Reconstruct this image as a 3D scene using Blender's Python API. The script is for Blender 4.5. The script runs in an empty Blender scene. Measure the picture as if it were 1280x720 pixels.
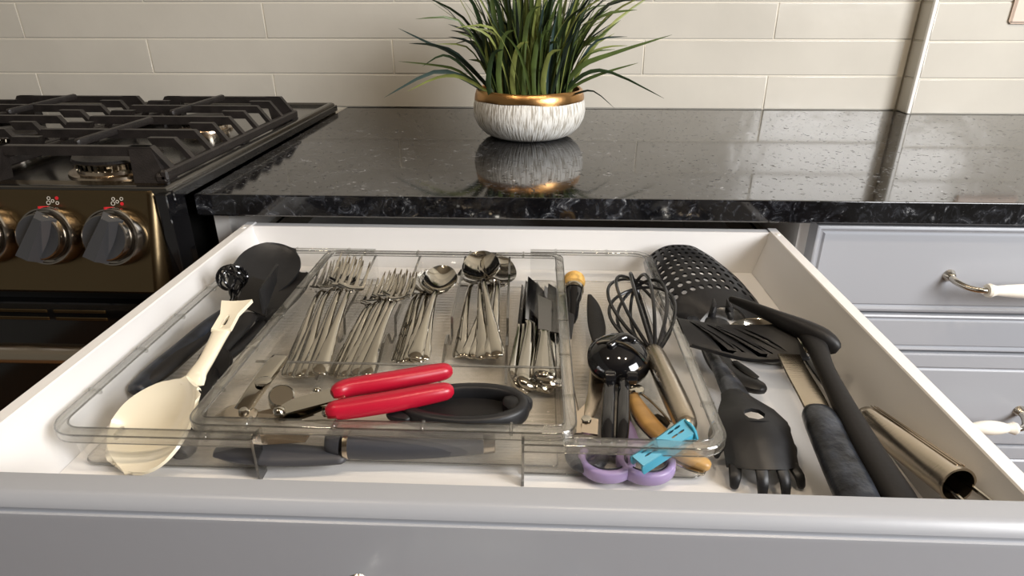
import bpy, bmesh, math, random
from mathutils import Vector, Matrix
random.seed(7)
R = math.radians
scn = bpy.context.scene
col = scn.collection
# ------------------------------------------------------------------ camera, world, lights, exposure
cd = bpy.data.cameras.new('camera'); cam = bpy.data.objects.new('camera', cd); col.objects.link(cam)
F_ = Vector((-0.03857546, 0.90775908, -0.41771447)); U_ = Vector((-0.01667788, 0.4173825, 0.90857784)); X_ = F_.cross(U_)
cam.matrix_world = Matrix(((X_.x, U_.x, -F_.x, 0.03619), (X_.y, U_.y, -F_.y, -0.67779), (X_.z, U_.z, -F_.z, 1.11578), (0, 0, 0, 1)))
cd.sensor_width = 36; cd.lens = 36 * 791.744 / 1280; cd.clip_start = 0.01
scn.camera = cam
scn.cycles.transparent_max_bounces = 32
scn.view_settings.view_transform = 'Standard'; scn.view_settings.look = 'None'
scn.view_settings.gamma = 1; scn.view_settings.exposure = 0.0
w = bpy.data.worlds.new('world'); scn.world = w; w.use_nodes = True
w.node_tree.nodes['Background'].inputs[0].default_value = (0.80, 0.74, 0.64, 1)
w.node_tree.nodes['Background'].inputs[1].default_value = 0.20

def area(name, loc, target, sx, sy, power, colr):
    l = bpy.data.lights.new(name, 'AREA'); l.shape = 'RECTANGLE'; l.size = sx; l.size_y = sy; l.energy = power; l.color = colr
    o = bpy.data.objects.new(name, l); col.objects.link(o); o.location = loc
    o.rotation_euler = (Vector(target) - Vector(loc)).to_track_quat('-Z', 'Y').to_euler()
    return o
area('window_light', (1.42, -1.12, 1.62), (0.1, 0.10, 0.9), 0.9, 0.8, 51, (0.99, 0.99, 1.0))
LAMPS = [(0.22, -0.70), (0.72, -0.70), (-0.7, -0.70)]

# ------------------------------------------------------------------ helpers
def tag(o, label=None, cat=None, group=None, kind=None):
    if label: o['label'] = label
    if cat: o['category'] = cat
    if group: o['group'] = group
    if kind: o['kind'] = kind
    return o

def thing(name, loc, label, cat, group=None):
    o = bpy.data.objects.new(name, None); col.objects.link(o); o.location = loc; o.empty_display_size = 0.02
    return tag(o, label, cat, group)

def V(p): return Vector(p)

def frame(axis, hint=(0, 0, 1)):
    z = V(axis).normalized(); h = V(hint)
    if abs(z.dot(h)) > 0.98: h = V((0, 1, 0))
    x = h.cross(z).normalized(); y = z.cross(x)
    return Matrix((x, y, z)).transposed()

def cat_rom(pts, k):
    out = []; n = len(pts)
    for i in range(n - 1):
        p0 = pts[max(i - 1, 0)]; p1 = pts[i]; p2 = pts[i + 1]; p3 = pts[min(i + 2, n - 1)]
        for j in range(k):
            t = j / k
            out.append([0.5 * ((2 * b) + (-a + c) * t + (2 * a - 5 * b + 4 * c - d) * t * t + (-a + 3 * b - 3 * c + d) * t ** 3)
                        for a, b, c, d in zip(p0, p1, p2, p3)])
    out.append(list(pts[-1])); return out

class MB:
    def __init__(s): s.v = []; s.f = []; s.mi = []; s.m = 0
    def add(s, vs, fs):
        b = len(s.v); s.v += [tuple(p) for p in vs]
        for f in fs: s.f.append([b + i for i in f]); s.mi.append(s.m)
        return s
    def box(s, x0, x1, y0, y1, z0, z1, M=None, bev=0):
        if bev > 0:
            return s.rbox(x0, x1, y0, y1, z0, z1, bev, M)
        vs = [V((x, y, z)) for z in (z0, z1) for y in (y0, y1) for x in (x0, x1)]
        if M: vs = [M @ p for p in vs]
        return s.add(vs, [(0, 2, 3, 1), (4, 5, 7, 6), (0, 1, 5, 4), (2, 6, 7, 3), (0, 4, 6, 2), (1, 3, 7, 5)])
    def rbox(s, x0, x1, y0, y1, z0, z1, b, M=None):
        # chamfered box: 24 corner points
        X = (x0, x1); Y = (y0, y1); Z = (z0, z1); vs = []; idx = {}
        for i in (0, 1):
            for j in (0, 1):
                for k in (0, 1):
                    sx, sy, sz = (b if i == 0 else -b), (b if j == 0 else -b), (b if k == 0 else -b)
                    for a, p in enumerate(((X[i], Y[j] + sy, Z[k] + sz), (X[i] + sx, Y[j], Z[k] + sz), (X[i] + sx, Y[j] + sy, Z[k]))):
                        idx[i, j, k, a] = len(vs); vs.append(V(p))
        if M: vs = [M @ p for p in vs]
        q = idx; fs = []
        for i in (0, 1):
            f = [q[i, 0, 0, 0], q[i, 1, 0, 0], q[i, 1, 1, 0], q[i, 0, 1, 0]]; fs.append(f if i else f[::-1])
            f = [q[0, i, 0, 1], q[1, i, 0, 1], q[1, i, 1, 1], q[0, i, 1, 1]]; fs.append(f[::-1] if i else f)
            f = [q[0, 0, i, 2], q[1, 0, i, 2], q[1, 1, i, 2], q[0, 1, i, 2]]; fs.append(f if i else f[::-1])
        for i in (0, 1):
            for j in (0, 1):
                fs.append([q[i, j, 0, 0], q[i, j, 1, 0], q[i, j, 1, 1], q[i, j, 0, 1]])
                fs.append([q[i, 0, j, 0], q[i, 1, j, 0], q[i, 1, j, 2], q[i, 0, j, 2]])
                fs.append([q[0, i, j, 1], q[1, i, j, 1], q[1, i, j, 2], q[0, i, j, 2]])
                for k in (0, 1): fs.append([q[i, j, k, 0], q[i, j, k, 1], q[i, j, k, 2]])
        return s.add(vs, fs)
    def poly(s, outline, z0, z1, M=None):
        n = len(outline); vs = [V((x, y, z0)) for x, y in outline] + [V((x, y, z1)) for x, y in outline]
        if M: vs = [M @ p for p in vs]
        return s.add(vs, [list(range(n))[::-1], list(range(n, 2 * n))] + [(i, (i + 1) % n, n + (i + 1) % n, n + i) for i in range(n)])
    def lathe(s, prof, n=32, M=None, a0=0, caps=True):
        # prof: (radius, height)
        vs = []; fs = []
        for r, h in prof:
            for i in range(n):
                a = a0 + 2 * math.pi * i / n; vs.append(V((r * math.cos(a), r * math.sin(a), h)))
        for j in range(len(prof) - 1):
            for i in range(n): fs.append((j * n + i, j * n + (i + 1) % n, (j + 1) * n + (i + 1) % n, (j + 1) * n + i))
        if caps:
            fs.append(list(range(n))[::-1]); L = len(prof) - 1; fs.append([L * n + i for i in range(n)])
        if M: vs = [M @ p for p in vs]
        return s.add(vs, fs)
    def cyl(s, a, b, r, r2=None, n=20, bev=0.0):
        a, b = V(a), V(b); L = (b - a).length; M = Matrix.Translation(a) @ frame(b - a).to_4x4()
        r2 = r if r2 is None else r2
        pr = [(r - bev, 0), (r, bev), (r2, L - bev), (r2 - bev, L)] if bev else [(r, 0), (r2, L)]
        return s.lathe(pr, n, M)
    def sweep(s, pts, up=(0, 0, 1), n=12, k=4, pw=2.0, rnd=True, closed=False):
        # pts: (point, half width, half thickness)
        q = [list(p) + [a, b] for p, a, b in pts]
        if closed: q = q + [q[0]]
        q = cat_rom(q, k) if k > 1 else q
        if closed: q = q[:-1]
        P = [V(p[:3]) for p in q]; up = V(up); rings = []
        m = len(P)
        T = []
        for i in range(m):
            a = P[(i - 1) % m] if (closed or i > 0) else P[0]; b = P[(i + 1) % m] if (closed or i < m - 1) else P[-1]
            T.append((b - a).normalized())
        def ring(c, t, hw, ht):
            side = t.cross(up)
            if side.length < 1e-4: side = t.cross(V((0, 1, 0.01)))
            side.normalize(); nn = side.cross(t).normalized(); rr = []
            for i in range(n):
                a = 2 * math.pi * i / n; ca, sa = math.cos(a), math.sin(a)
                x = math.copysign(abs(ca) ** (2 / pw), ca); y = math.copysign(abs(sa) ** (2 / pw), sa)
                rr.append(c + side * (hw * x) + nn * (ht * y))
            return rr
        if rnd and not closed:
            for fr, of in ((0.45, 0.9), (0.8, 0.55)):
                rings.append(ring(P[0] - T[0] * (min(q[0][3], q[0][4]) * of), T[0], q[0][3] * fr, q[0][4] * fr))
        for i in range(m): rings.append(ring(P[i], T[i], q[i][3], q[i][4]))
        if rnd and not closed:
            for fr, of in ((0.8, 0.55), (0.45, 0.9)):
                rings.append(ring(P[-1] + T[-1] * (min(q[-1][3], q[-1][4]) * of), T[-1], q[-1][3] * fr, q[-1][4] * fr))
        vs = [p for r_ in rings for p in r_]; fs = []; L = len(rings)
        for j in range(L if closed else L - 1):
            for i in range(n):
                fs.append((j * n + i, j * n + (i + 1) % n, ((j + 1) % L) * n + (i + 1) % n, ((j + 1) % L) * n + i))
        if not closed: fs += [list(range(n))[::-1], [(L - 1) * n + i for i in range(n)]]
        return s.add(vs, fs)
    def tube(s, pts, r, n=8, k=4, closed=False, up=(0, 0, 1)):
        return s.sweep([(p, r, r) for p in pts], up, n, k, 2, True, closed)
    def sheet(s, fn, m, n, th, holes=None, hole=0.6, hn=8, nrm=None):
        # curved plate: fn(s,t)->point, s,t in 0..1; holes(i,j)->True leaves an opening in that cell
        e = 1e-3
        def nr(u, v):
            if nrm: return V(nrm)
            a = fn(min(u + e, 1), v) - fn(max(u - e, 0), v); b = fn(u, min(v + e, 1)) - fn(u, max(v - e, 0))
            c = a.cross(b)
            return c.normalized() if c.length > 1e-12 else V((0, 0, 1))
        vs = []; fs = []; cache = {}
        def pv(u, v):
            kx = (round(u, 6), round(v, 6))
            if kx not in cache:
                p = fn(u, v); d = nr(u, v); cache[kx] = len(vs); vs.append(p); vs.append(p - d * th)
            return cache[kx]
        for i in range(m):
            for j in range(n):
                c = [pv((i + a) / m, (j + b) / n) for a, b in ((0, 0), (1, 0), (1, 1), (0, 1))]
                h = holes and holes(i, j)
                if not h:
                    fs.append(c); fs.append([x + 1 for x in c[::-1]])
                else:
                    hr = hole if h is True else h
                    hx, hy = (hr if isinstance(hr, tuple) else (hr, hr))
                    cs = [(0, 0), (.5, 0), (1, 0), (1, .5), (1, 1), (.5, 1), (0, 1), (0, .5)]
                    o = [pv((i + a) / m, (j + b) / n) for a, b in cs]; q = []
                    for a, b in cs:
                        ang = math.atan2(b - .5, a - .5)
                        q.append(pv((i + .5 + .5 * hx * math.cos(ang)) / m, (j + .5 + .5 * hy * math.sin(ang)) / n))
                    for z in range(8):
                        y = (z + 1) % 8
                        fs.append([o[z], o[y], q[y], q[z]]); fs.append([q[z] + 1, q[y] + 1, o[y] + 1, o[z] + 1])
                        fs.append([q[z], q[y], q[y] + 1, q[z] + 1])
        for i in range(m):
            st = [(0, 1)] if not (holes) else [(0, .5), (.5, 1)]
            for v_ in (0, 1):
                jj = 0 if v_ == 0 else n - 1
                segs = [(0, .5), (.5, 1)] if (holes and holes(i, jj)) else [(0, 1)]
                for a, b in segs:
                    A = pv((i + a) / m, v_); B = pv((i + b) / m, v_)
                    fs.append([A, A + 1, B + 1, B] if v_ == 0 else [A, B, B + 1, A + 1])
        for j in range(n):
            for u_ in (0, 1):
                ii = 0 if u_ == 0 else m - 1
                segs = [(0, .5), (.5, 1)] if (holes and holes(ii, j)) else [(0, 1)]
                for a, b in segs:
                    A = pv(u_, (j + a) / n); B = pv(u_, (j + b) / n)
                    fs.append([A, B, B + 1, A + 1] if u_ == 0 else [A, A + 1, B + 1, B])
        return s.add(vs, fs)
    def bowl(s, neck, tip, hw, depth, th=0.0015, up=(0, 0, 1), m=14, n=10, egg=0.15, w0=0.12, dp=0.6):
        neck, tip = V(neck), V(tip); ax = tip - neck; up = V(up); side = ax.cross(up).normalized(); nn = side.cross(ax).normalized()
        def fn(u, v):
            u2 = 0.5 - 0.5 * math.cos(math.pi * (0.02 + 0.98 * u) if u < 1 else math.pi)
            base = 1 - (2 * u2 - 1) ** 2
            wd = hw * math.sqrt(max(base, 0.0)) * (1 + egg * (2 * u2 - 1))
            wd = max(wd, hw * w0 * (1 - u2) ** 2, hw * 0.03)
            t = 2 * v - 1; t = math.sin(t * math.pi / 2)
            return neck + ax * u2 + side * (wd * t) - nn * (depth * (1 - t * t) * max(base, 0) ** dp)
        return s.sheet(fn, m, n, th)
    def build(s, name, mat, parent=None, smooth=35, label=None, cat=None, group=None, kind=None, M=None, local=False, rec=True, wn=False):
        me = bpy.data.meshes.new(name)
        off = V((0, 0, 0))
        if parent is not None and not local:
            off = V(parent.location); pp = parent.parent
            while pp is not None: off += V(pp.location); pp = pp.parent
        vs = [V(p) - off for p in s.v]
        if M: vs = [M @ p for p in vs]
        me.from_pydata(vs, [], s.f)
        mats = mat if isinstance(mat, (list, tuple)) else [mat]
        for m_ in mats: me.materials.append(m_)
        for p, i in zip(me.polygons, s.mi): p.material_index = i
        if rec:
            bm = bmesh.new(); bm.from_mesh(me); bmesh.ops.recalc_face_normals(bm, faces=bm.faces); bm.to_mesh(me); bm.free()
        if smooth:
            me.polygons.foreach_set('use_smooth', [True] * len(me.polygons)); me.set_sharp_from_angle(angle=R(smooth))
        me.update()
        o = bpy.data.objects.new(name, me); col.objects.link(o)
        if wn:
            wm = o.modifiers.new('weighted', 'WEIGHTED_NORMAL'); wm.keep_sharp = True; wm.weight = 100
        if parent is not None: o.parent = parent
        return tag(o, label, cat, group, kind)

def copy_tree(o, parent=None):
    c = o.copy(); col.objects.link(c)
    if parent is not None: c.parent = parent
    for ch in list(o.children): copy_tree(ch, c)
    return c

# ------------------------------------------------------------------ materials
def srgb(r, g, b):
    f = lambda c: (c / 255 / 12.92) if c / 255 <= 0.04045 else ((c / 255 + 0.055) / 1.055) ** 2.4
    return (f(r), f(g), f(b), 1)

def mat(name, c, rough=0.5, metal=0.0, noise=0.0, nscale=20, bump=0.0, bscale=60, coat=0.0, spec=0.5, stretch=None, rvar=0.0, aniso=0, sss=0):
    m = bpy.data.materials.new(name); m.use_nodes = True; nt = m.node_tree; b = nt.nodes['Principled BSDF']
    b.inputs['Base Color'].default_value = c; b.inputs['Roughness'].default_value = rough; b.inputs['Metallic'].default_value = metal
    b.inputs['Coat Weight'].default_value = coat; b.inputs['Specular IOR Level'].default_value = spec
    tc = nt.nodes.new('ShaderNodeTexCoord'); mp = nt.nodes.new('ShaderNodeMapping'); nt.links.new(tc.outputs['Object'], mp.inputs[0])
    if stretch: mp.inputs['Scale'].default_value = stretch
    if noise or rvar:
        n = nt.nodes.new('ShaderNodeTexNoise'); n.inputs['Scale'].default_value = nscale; n.inputs['Detail'].default_value = 5
        nt.links.new(mp.outputs[0], n.inputs['Vector'])
        if noise:
            r = nt.nodes.new('ShaderNodeValToRGB'); r.color_ramp.elements[0].position = 0.3; r.color_ramp.elements[1].position = 0.7
            r.color_ramp.elements[0].color = [x * (1 - noise) for x in c[:3]] + [1]; r.color_ramp.elements[1].color = [min(1, x * (1 + noise)) for x in c[:3]] + [1]
            nt.links.new(n.outputs[0], r.inputs[0]); nt.links.new(r.outputs[0], b.inputs['Base Color'])
        if rvar:
            mr = nt.nodes.new('ShaderNodeMapRange'); mr.inputs['To Min'].default_value = max(rough - rvar, 0.02); mr.inputs['To Max'].default_value = rough + rvar
            nt.links.new(n.outputs[0], mr.inputs[0]); nt.links.new(mr.outputs[0], b.inputs['Roughness'])
    if bump:
        n2 = nt.nodes.new('ShaderNodeTexNoise'); n2.inputs['Scale'].default_value = bscale; n2.inputs['Detail'].default_value = 3
        nt.links.new(mp.outputs[0], n2.inputs['Vector']); bp = nt.nodes.new('ShaderNodeBump'); bp.inputs['Strength'].default_value = bump; bp.inputs['Distance'].default_value = 0.002
        nt.links.new(n2.outputs[0], bp.inputs['Height']); nt.links.new(bp.outputs[0], b.inputs['Normal'])
    return m

M_tile = mat('glazed_tile', srgb(206, 201, 190), 0.15, noise=0.06, nscale=5, bump=0.55, bscale=16, coat=0.0)
M_grout = mat('grout', srgb(224, 218, 204), 0.9, bump=0.2, bscale=300)
M_plaster = mat('painted_wall', srgb(212, 204, 190), 0.8, bump=0.05, bscale=200)
M_far = mat('far_wall_paint', srgb(132, 118, 100), 0.8)
M_trim = mat('white_trim', srgb(240, 238, 232), 0.35)
M_ceil = mat('ceiling_paint', srgb(156, 144, 126), 0.9)
M_floor = mat('wood_floor', srgb(120, 86, 55), 0.35, noise=0.35, nscale=6, stretch=(1, 10, 1))
M_paint = mat('grey_cabinet_paint', srgb(158, 160, 165), 0.32, bump=0.04, bscale=90)
M_white = mat('white_drawer_steel', srgb(226, 224, 222), 0.38, bump=0.03, bscale=900)
M_mela = mat('white_melamine', srgb(232, 230, 226), 0.5)
M_nickel = mat('brushed_nickel', srgb(196, 190, 178), 0.22, 1.0, bump=0.05, bscale=200)
M_ceram = mat('cream_ceramic', srgb(240, 234, 220), 0.1, coat=0.6)
M_black = mat('black_nylon', (0.011, 0.011, 0.012, 1), 0.42, spec=0.4, noise=0.15, nscale=40, bump=0.10, bscale=160, rvar=0.08)
M_blackm = mat('matt_black_nylon', (0.010, 0.009, 0.009, 1), 0.5, spec=0.35, bump=0.08, bscale=220)
M_gloss = mat('glossy_black_enamel', (0.006, 0.006, 0.007, 1), 0.07, coat=0.5)
M_wire = mat('black_silicone_wire', (0.010, 0.010, 0.011, 1), 0.25)
M_navy = mat('navy_speckled_nylon', (0.012, 0.015, 0.022, 1), 0.38, noise=0.6, nscale=120, bump=0.1, bscale=200)
M_scuff = mat('scuffed_black_grip', (0.022, 0.025, 0.032, 1), 0.3, noise=0.9, nscale=70, bump=0.6, bscale=90)
M_chrome = mat('polished_steel', srgb(186, 180, 168), 0.09, 1.0)
M_blade = mat('dark_polished_blade', srgb(120, 118, 116), 0.12, 1.0)
M_steel = mat('brushed_steel', srgb(190, 178, 160), 0.25, 1.0, bump=0.08, bscale=60, stretch=(1, 12, 1))
M_copper = mat('warm_steel', srgb(206, 190, 170), 0.22, 1.0)
M_stove = mat('black_stainless', srgb(122, 106, 80), 0.27, 1.0, bump=0.03, bscale=40, stretch=(1, 1, 60))
M_deck = mat('cooktop_deck', srgb(104, 101, 97), 0.16, 1.0, bump=0.03, bscale=60)
M_iron = mat('cast_iron', (0.016, 0.013, 0.012, 1), 0.42, noise=0.4, nscale=60, bump=0.3, bscale=500)
M_blk = mat('black_glass', (0.006, 0.006, 0.006, 1), 0.08)
M_dark = mat('gap_shade', (0.01, 0.01, 0.01, 1), 0.6)  # near-black colour standing for the shade in gaps and grooves
M_knob = mat('knob_steel', srgb(170, 164, 156), 0.2, 1.0)
M_knobf = mat('knob_grey_face', srgb(92, 93, 96), 0.34, 0.7)
M_red = mat('red_vinyl', srgb(168, 16, 42), 0.33, noise=0.08, nscale=30, bump=0.06, bscale=60)
M_redink = mat('red_ink', srgb(190, 30, 40), 0.5)
M_ink = mat('pale_ink', srgb(200, 196, 186), 0.5)
M_gold = mat('gold_leaf', srgb(196, 150, 96), 0.30, 1.0, bump=0.25, bscale=60)
M_soil = mat('dark_soil', (0.02, 0.018, 0.014, 1), 0.95, bump=0.8, bscale=200)
M_cream = mat('cream_nylon', srgb(236, 226, 202), 0.22, noise=0.05, nscale=10, coat=0.3)
M_lilac = mat('lilac_plastic', srgb(154, 136, 178), 0.35)
M_turq = mat('turquoise_plastic', srgb(54, 144, 170), 0.35)
M_blue = mat('blue_plastic', srgb(40, 130, 190), 0.35)
M_wood = mat('bamboo', srgb(190, 148, 88), 0.4, noise=0.2, nscale=14, stretch=(1, 8, 1))
M_cork = mat('cork', srgb(212, 168, 92), 0.8, noise=0.35, nscale=180, bump=0.4, bscale=300)
M_plate = mat('switch_plate', srgb(226, 206, 190), 0.3)
M_grey = mat('grey_rubber', srgb(58, 58, 62), 0.5)

def granite():
    m = bpy.data.materials.new('polished_granite'); m.use_nodes = True; nt = m.node_tree; b = nt.nodes['Principled BSDF']
    N = nt.nodes.new; L = nt.links.new
    tc = N('ShaderNodeTexCoord')
    n1 = N('ShaderNodeTexNoise'); n1.inputs['Scale'].default_value = 66; n1.inputs['Detail'].default_value = 8; n1.inputs['Roughness'].default_value = 0.72; n1.inputs['Distortion'].default_value = 1.2
    v = N('ShaderNodeTexVoronoi'); v.inputs['Scale'].default_value = 120
    n3 = N('ShaderNodeTexNoise'); n3.inputs['Scale'].default_value = 14; n3.inputs['Detail'].default_value = 3
    for q in (n1, v, n3): L(tc.outputs['Object'], q.inputs['Vector'])
    r1 = N('ShaderNodeValToRGB'); e = r1.color_ramp.elements
    e[0].position = 0.50; e[0].color = (0.006, 0.006, 0.007, 1); e[1].position = 0.71; e[1].color = (0.42, 0.43, 0.44, 1)
    x = r1.color_ramp.elements.new(0.61); x.color = (0.03, 0.032, 0.038, 1)
    L(n1.outputs[0], r1.inputs[0])
    r2 = N('ShaderNodeValToRGB'); e = r2.color_ramp.elements; e[0].position = 0.35; e[0].color = (0.35, 0.35, 0.35, 1); e[1].position = 0.7; e[1].color = (1.6, 1.6, 1.6, 1)
    L(n3.outputs[0], r2.inputs[0])
    mx = N('ShaderNodeMix'); mx.data_type = 'RGBA'; mx.blend_type = 'MULTIPLY'; mx.inputs[0].default_value = 1
    L(r1.outputs[0], mx.inputs[6]); L(r2.outputs[0], mx.inputs[7]); L(mx.outputs[2], b.inputs['Base Color'])
    # pits that take the polish away here and there
    n4 = N('ShaderNodeTexNoise'); n4.inputs['Scale'].default_value = 170; n4.inputs['Detail'].default_value = 4; L(tc.outputs['Object'], n4.inputs['Vector'])
    r4 = N('ShaderNodeValToRGB'); e = r4.color_ramp.elements; e[0].position = 0.30; e[0].color = (0.5, 0.5, 0.5, 1); e[1].position = 0.40; e[1].color = (0.07, 0.07, 0.07, 1)
    L(n4.outputs[0], r4.inputs[0]); L(r4.outputs[0], b.inputs['Roughness'])
    b.inputs['IOR'].default_value = 1.62
    bp = N('ShaderNodeBump'); bp.inputs['Strength'].default_value = 0.02; bp.inputs['Distance'].default_value = 0.0005
    L(n3.outputs[0], bp.inputs['Height']); L(bp.outputs[0], b.inputs['Normal'])
    return m
M_granite = granite()

def clear(name, tint, gw, ribs=False, dens=0.0, glass=0.0):
    # clear acrylic sheet: straight-through transmission plus a fresnel gloss
    m = bpy.data.materials.new(name); m.use_nodes = True; nt = m.node_tree; nt.nodes.clear(); N = nt.nodes.new; L = nt.links.new
    out = N('ShaderNodeOutputMaterial'); tr = N('ShaderNodeBsdfTransparent'); tr.inputs[0].default_value = tint
    gl = N('ShaderNodeBsdfGlossy'); gl.inputs['Roughness'].default_value = 0.06; gl.inputs[0].default_value = (1, 1, 1, 1)
    df = N('ShaderNodeBsdfDiffuse'); df.inputs[0].default_value = (0.74, 0.69, 0.60, 1)
    fr = N('ShaderNodeLayerWeight'); fr.inputs[0].default_value = 0.5
    pw = N('ShaderNodeMath'); pw.operation = 'POWER'; pw.inputs[1].default_value = 4.5; L(fr.outputs['Facing'], pw.inputs[0])
    mu = N('ShaderNodeMath'); mu.operation = 'MULTIPLY_ADD'; mu.inputs[1].default_value = 0.75; mu.inputs[2].default_value = 0.04 * gw; mu.use_clamp = True
    L(pw.outputs[0], mu.inputs[0])
    mx = N('ShaderNodeMixShader'); L(mu.outputs[0], mx.inputs[0]); 
    mx0 = N('ShaderNodeMixShader'); mx0.inputs[0].default_value = dens; L(tr.outputs[0], mx0.inputs[1]); L(df.outputs[0], mx0.inputs[2])
    L(mx0.outputs[0], mx.inputs[1]); L(gl.outputs[0], mx.inputs[2])
    if glass:
        gb = N('ShaderNodeBsdfGlass'); gb.inputs['IOR'].default_value = 1.49; gb.inputs['Roughness'].default_value = 0.03; gb.inputs[0].default_value = (0.93, 0.93, 0.92, 1)
        mg = N('ShaderNodeMixShader'); mg.inputs[0].default_value = glass; L(mx.outputs[0], mg.inputs[1]); L(gb.outputs[0], mg.inputs[2]); L(mg.outputs[0], out.inputs[0])
    else: L(mx.outputs[0], out.inputs[0])
    if ribs:
        tc = N('ShaderNodeTexCoord'); wv = N('ShaderNodeTexWave'); wv.bands_direction = 'Y'; wv.inputs['Scale'].default_value = 52
        L(tc.outputs['Object'], wv.inputs['Vector'])
        bp = N('ShaderNodeBump'); bp.inputs['Strength'].default_value = 0.35; bp.inputs['Distance'].default_value = 0.001
        L(wv.outputs['Fac'], bp.inputs['Height']); L(bp.outputs[0], gl.inputs['Normal']); L(bp.outputs[0], fr.inputs['Normal']); L(bp.outputs[0], df.inputs['Normal'])
        mr = N('ShaderNodeMapRange'); mr.inputs['To Min'].default_value = dens * 0.65; mr.inputs['To Max'].default_value = min(1, dens * 1.35)
        L(wv.outputs['Fac'], mr.inputs[0]); L(mr.outputs[0], mx0.inputs[0])
    return m
M_clear = clear('clear_acrylic', (0.972, 0.972, 0.968, 1), 1.3, dens=0.008)
M_rim = clear('clear_acrylic_rim', (0.94, 0.94, 0.93, 1), 2.5, glass=0.28)
M_edge = clear('acrylic_edge_dark_line', (0.30, 0.30, 0.30, 1), 6.0, glass=0.45)  # dark tint paints in the refraction lines along the acrylic edges
M_ribbed = clear('ribbed_clear_acrylic', (0.965, 0.955, 0.935, 1), 1.6, ribs=True, dens=0.24)

def pot_mat():
    m = bpy.data.materials.new('combed_white_plaster'); m.use_nodes = True; nt = m.node_tree; b = nt.nodes['Principled BSDF']; N = nt.nodes.new; L = nt.links.new
    tc = N('ShaderNodeTexCoord'); gr = N('ShaderNodeTexGradient'); gr.gradient_type = 'RADIAL'; L(tc.outputs['Object'], gr.inputs[0])
    sx = N('ShaderNodeSeparateXYZ'); L(tc.outputs['Object'], sx.inputs[0])
    cb = N('ShaderNodeCombineXYZ'); L(gr.outputs[1], cb.inputs[0]); mz = N('ShaderNodeMath'); mz.operation = 'MULTIPLY'; mz.inputs[1].default_value = 0.25; L(sx.outputs[2], mz.inputs[0]); L(mz.outputs[0], cb.inputs[1])
    n = N('ShaderNodeTexNoise'); n.inputs['Scale'].default_value = 210; n.inputs['Detail'].default_value = 3; L(cb.outputs[0], n.inputs['Vector'])
    r = N('ShaderNodeValToRGB'); e = r.color_ramp.elements; e[0].position = 0.38; e[0].color = srgb(176, 169, 156); e[1].position = 0.55; e[1].color = srgb(238, 236, 230)
    L(n.outputs[0], r.inputs[0]); L(r.outputs[0], b.inputs['Base Color']); b.inputs['Roughness'].default_value = 0.7
    bp = N('ShaderNodeBump'); bp.inputs['Strength'].default_value = 0.9; bp.inputs['Distance'].default_value = 0.002; L(n.outputs[0], bp.inputs['Height']); L(bp.outputs[0], b.inputs['Normal'])
    return m
M_pot = pot_mat()
M_leafs = [mat('leaf_green_%s' % n, c, 0.42, noise=0.3, nscale=30) for n, c in (('deep', srgb(42, 58, 32)), ('mid', srgb(78, 94, 46)), ('lime', srgb(124, 132, 70)), ('blue', srgb(56, 74, 70)), ('dark', srgb(24, 34, 24)))]
def emis(name, c, s):
    m = bpy.data.materials.new(name); m.use_nodes = True; b = m.node_tree.nodes['Principled BSDF']
    b.inputs['Emission Color'].default_value = c; b.inputs['Emission Strength'].default_value = s; return m
M_darkwood = mat('dark_stained_wood', srgb(58, 44, 34), 0.4, noise=0.2, nscale=8, stretch=(1, 1, 8))
M_lamp = emis('lamp_glow', (1, 0.86, 0.66, 1), 30)
# ------------------------------------------------------------------ the setting
CT = 0.914
WY = 0.62; JX = 0.730; JY = 0.578
TH = 0.0646; TW = 0.4843; Z0 = CT + 0.0635
wall = MB().box(-1.7, JX - 0.001, WY + 0.0022, WY + 0.10, 0.0, 2.5).build('wall_back', M_grout, kind='structure', smooth=0)
wallr = MB().box(JX + 0.0025, 1.75, JY + 0.0022, WY + 0.10, 0.0, 2.5).build('wall_right', M_grout, kind='structure', smooth=0)
G = 0.0011
def tile_mesh(x0, x1, z0, z1, y, parent, axis='x'):
    # pillowed glazed tile: flat face with softened edges standing proud of the grout
    b = 0.0018; d = 0.0015; mb = MB()
    def loop(i, yy): return [(x0 + i, yy, z0 + i), (x1 - i, yy, z0 + i), (x1 - i, yy, z1 - i), (x0 + i, yy, z1 - i)]
    vs = loop(0, y + d + 0.001) + loop(0, y + 0.0016) + loop(b * 0.4, y + 0.0005) + loop(b, y)
    t = random.uniform(-1, 1) * 0.0004; u = random.uniform(-1, 1) * 0.0003
    vs[12:] = [(p[0], p[1] + (t if k in (0, 1) else -t) + (u if k in (0, 3) else -u) , p[2]) for k, p in enumerate(vs[12:])]
    fs = [(a * 4 + i, a * 4 + (i + 1) % 4, a * 4 + 4 + (i + 1) % 4, a * 4 + 4 + i) for a in range(3) for i in range(4)] + [(12, 13, 14, 15)]
    if axis == 'y': vs = [(JX + (p[1] - y), p[0], p[2]) for p in vs]
    mb.add(vs, fs)
    return mb.build('tile', M_tile, parent, smooth=50, wn=True)
for r in range(-1, 11):
    z0 = Z0 + r * TH if r >= 0 else CT - 0.0004; z1 = Z0 + (r + 1) * TH
    off = (-0.9782, -0.7347, -0.9789, -0.7250)[(r + 1) % 4]
    for k in range(-2, 5):
        a = off + k * TW; b_ = a + TW
        a = max(a, -1.7); b_ = min(b_, JX - 0.001)
        if b_ - a > 0.02: tile_mesh(a + G, b_ - G, z0 + G, z1 - G, WY, wall)
    for a, b_ in (((JX + 0.006, 1.05), (1.05, 1.534)) if r % 2 else ((JX + 0.006, 1.29), (1.29, 1.75))):
        tile_mesh(a + G, b_ - G, z0 + G, z1 - G, JY, wallr)
    tile_mesh(JY + 0.006, WY - 0.0015, z0 + G, z1 - G, JX, wallr, 'y')
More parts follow.
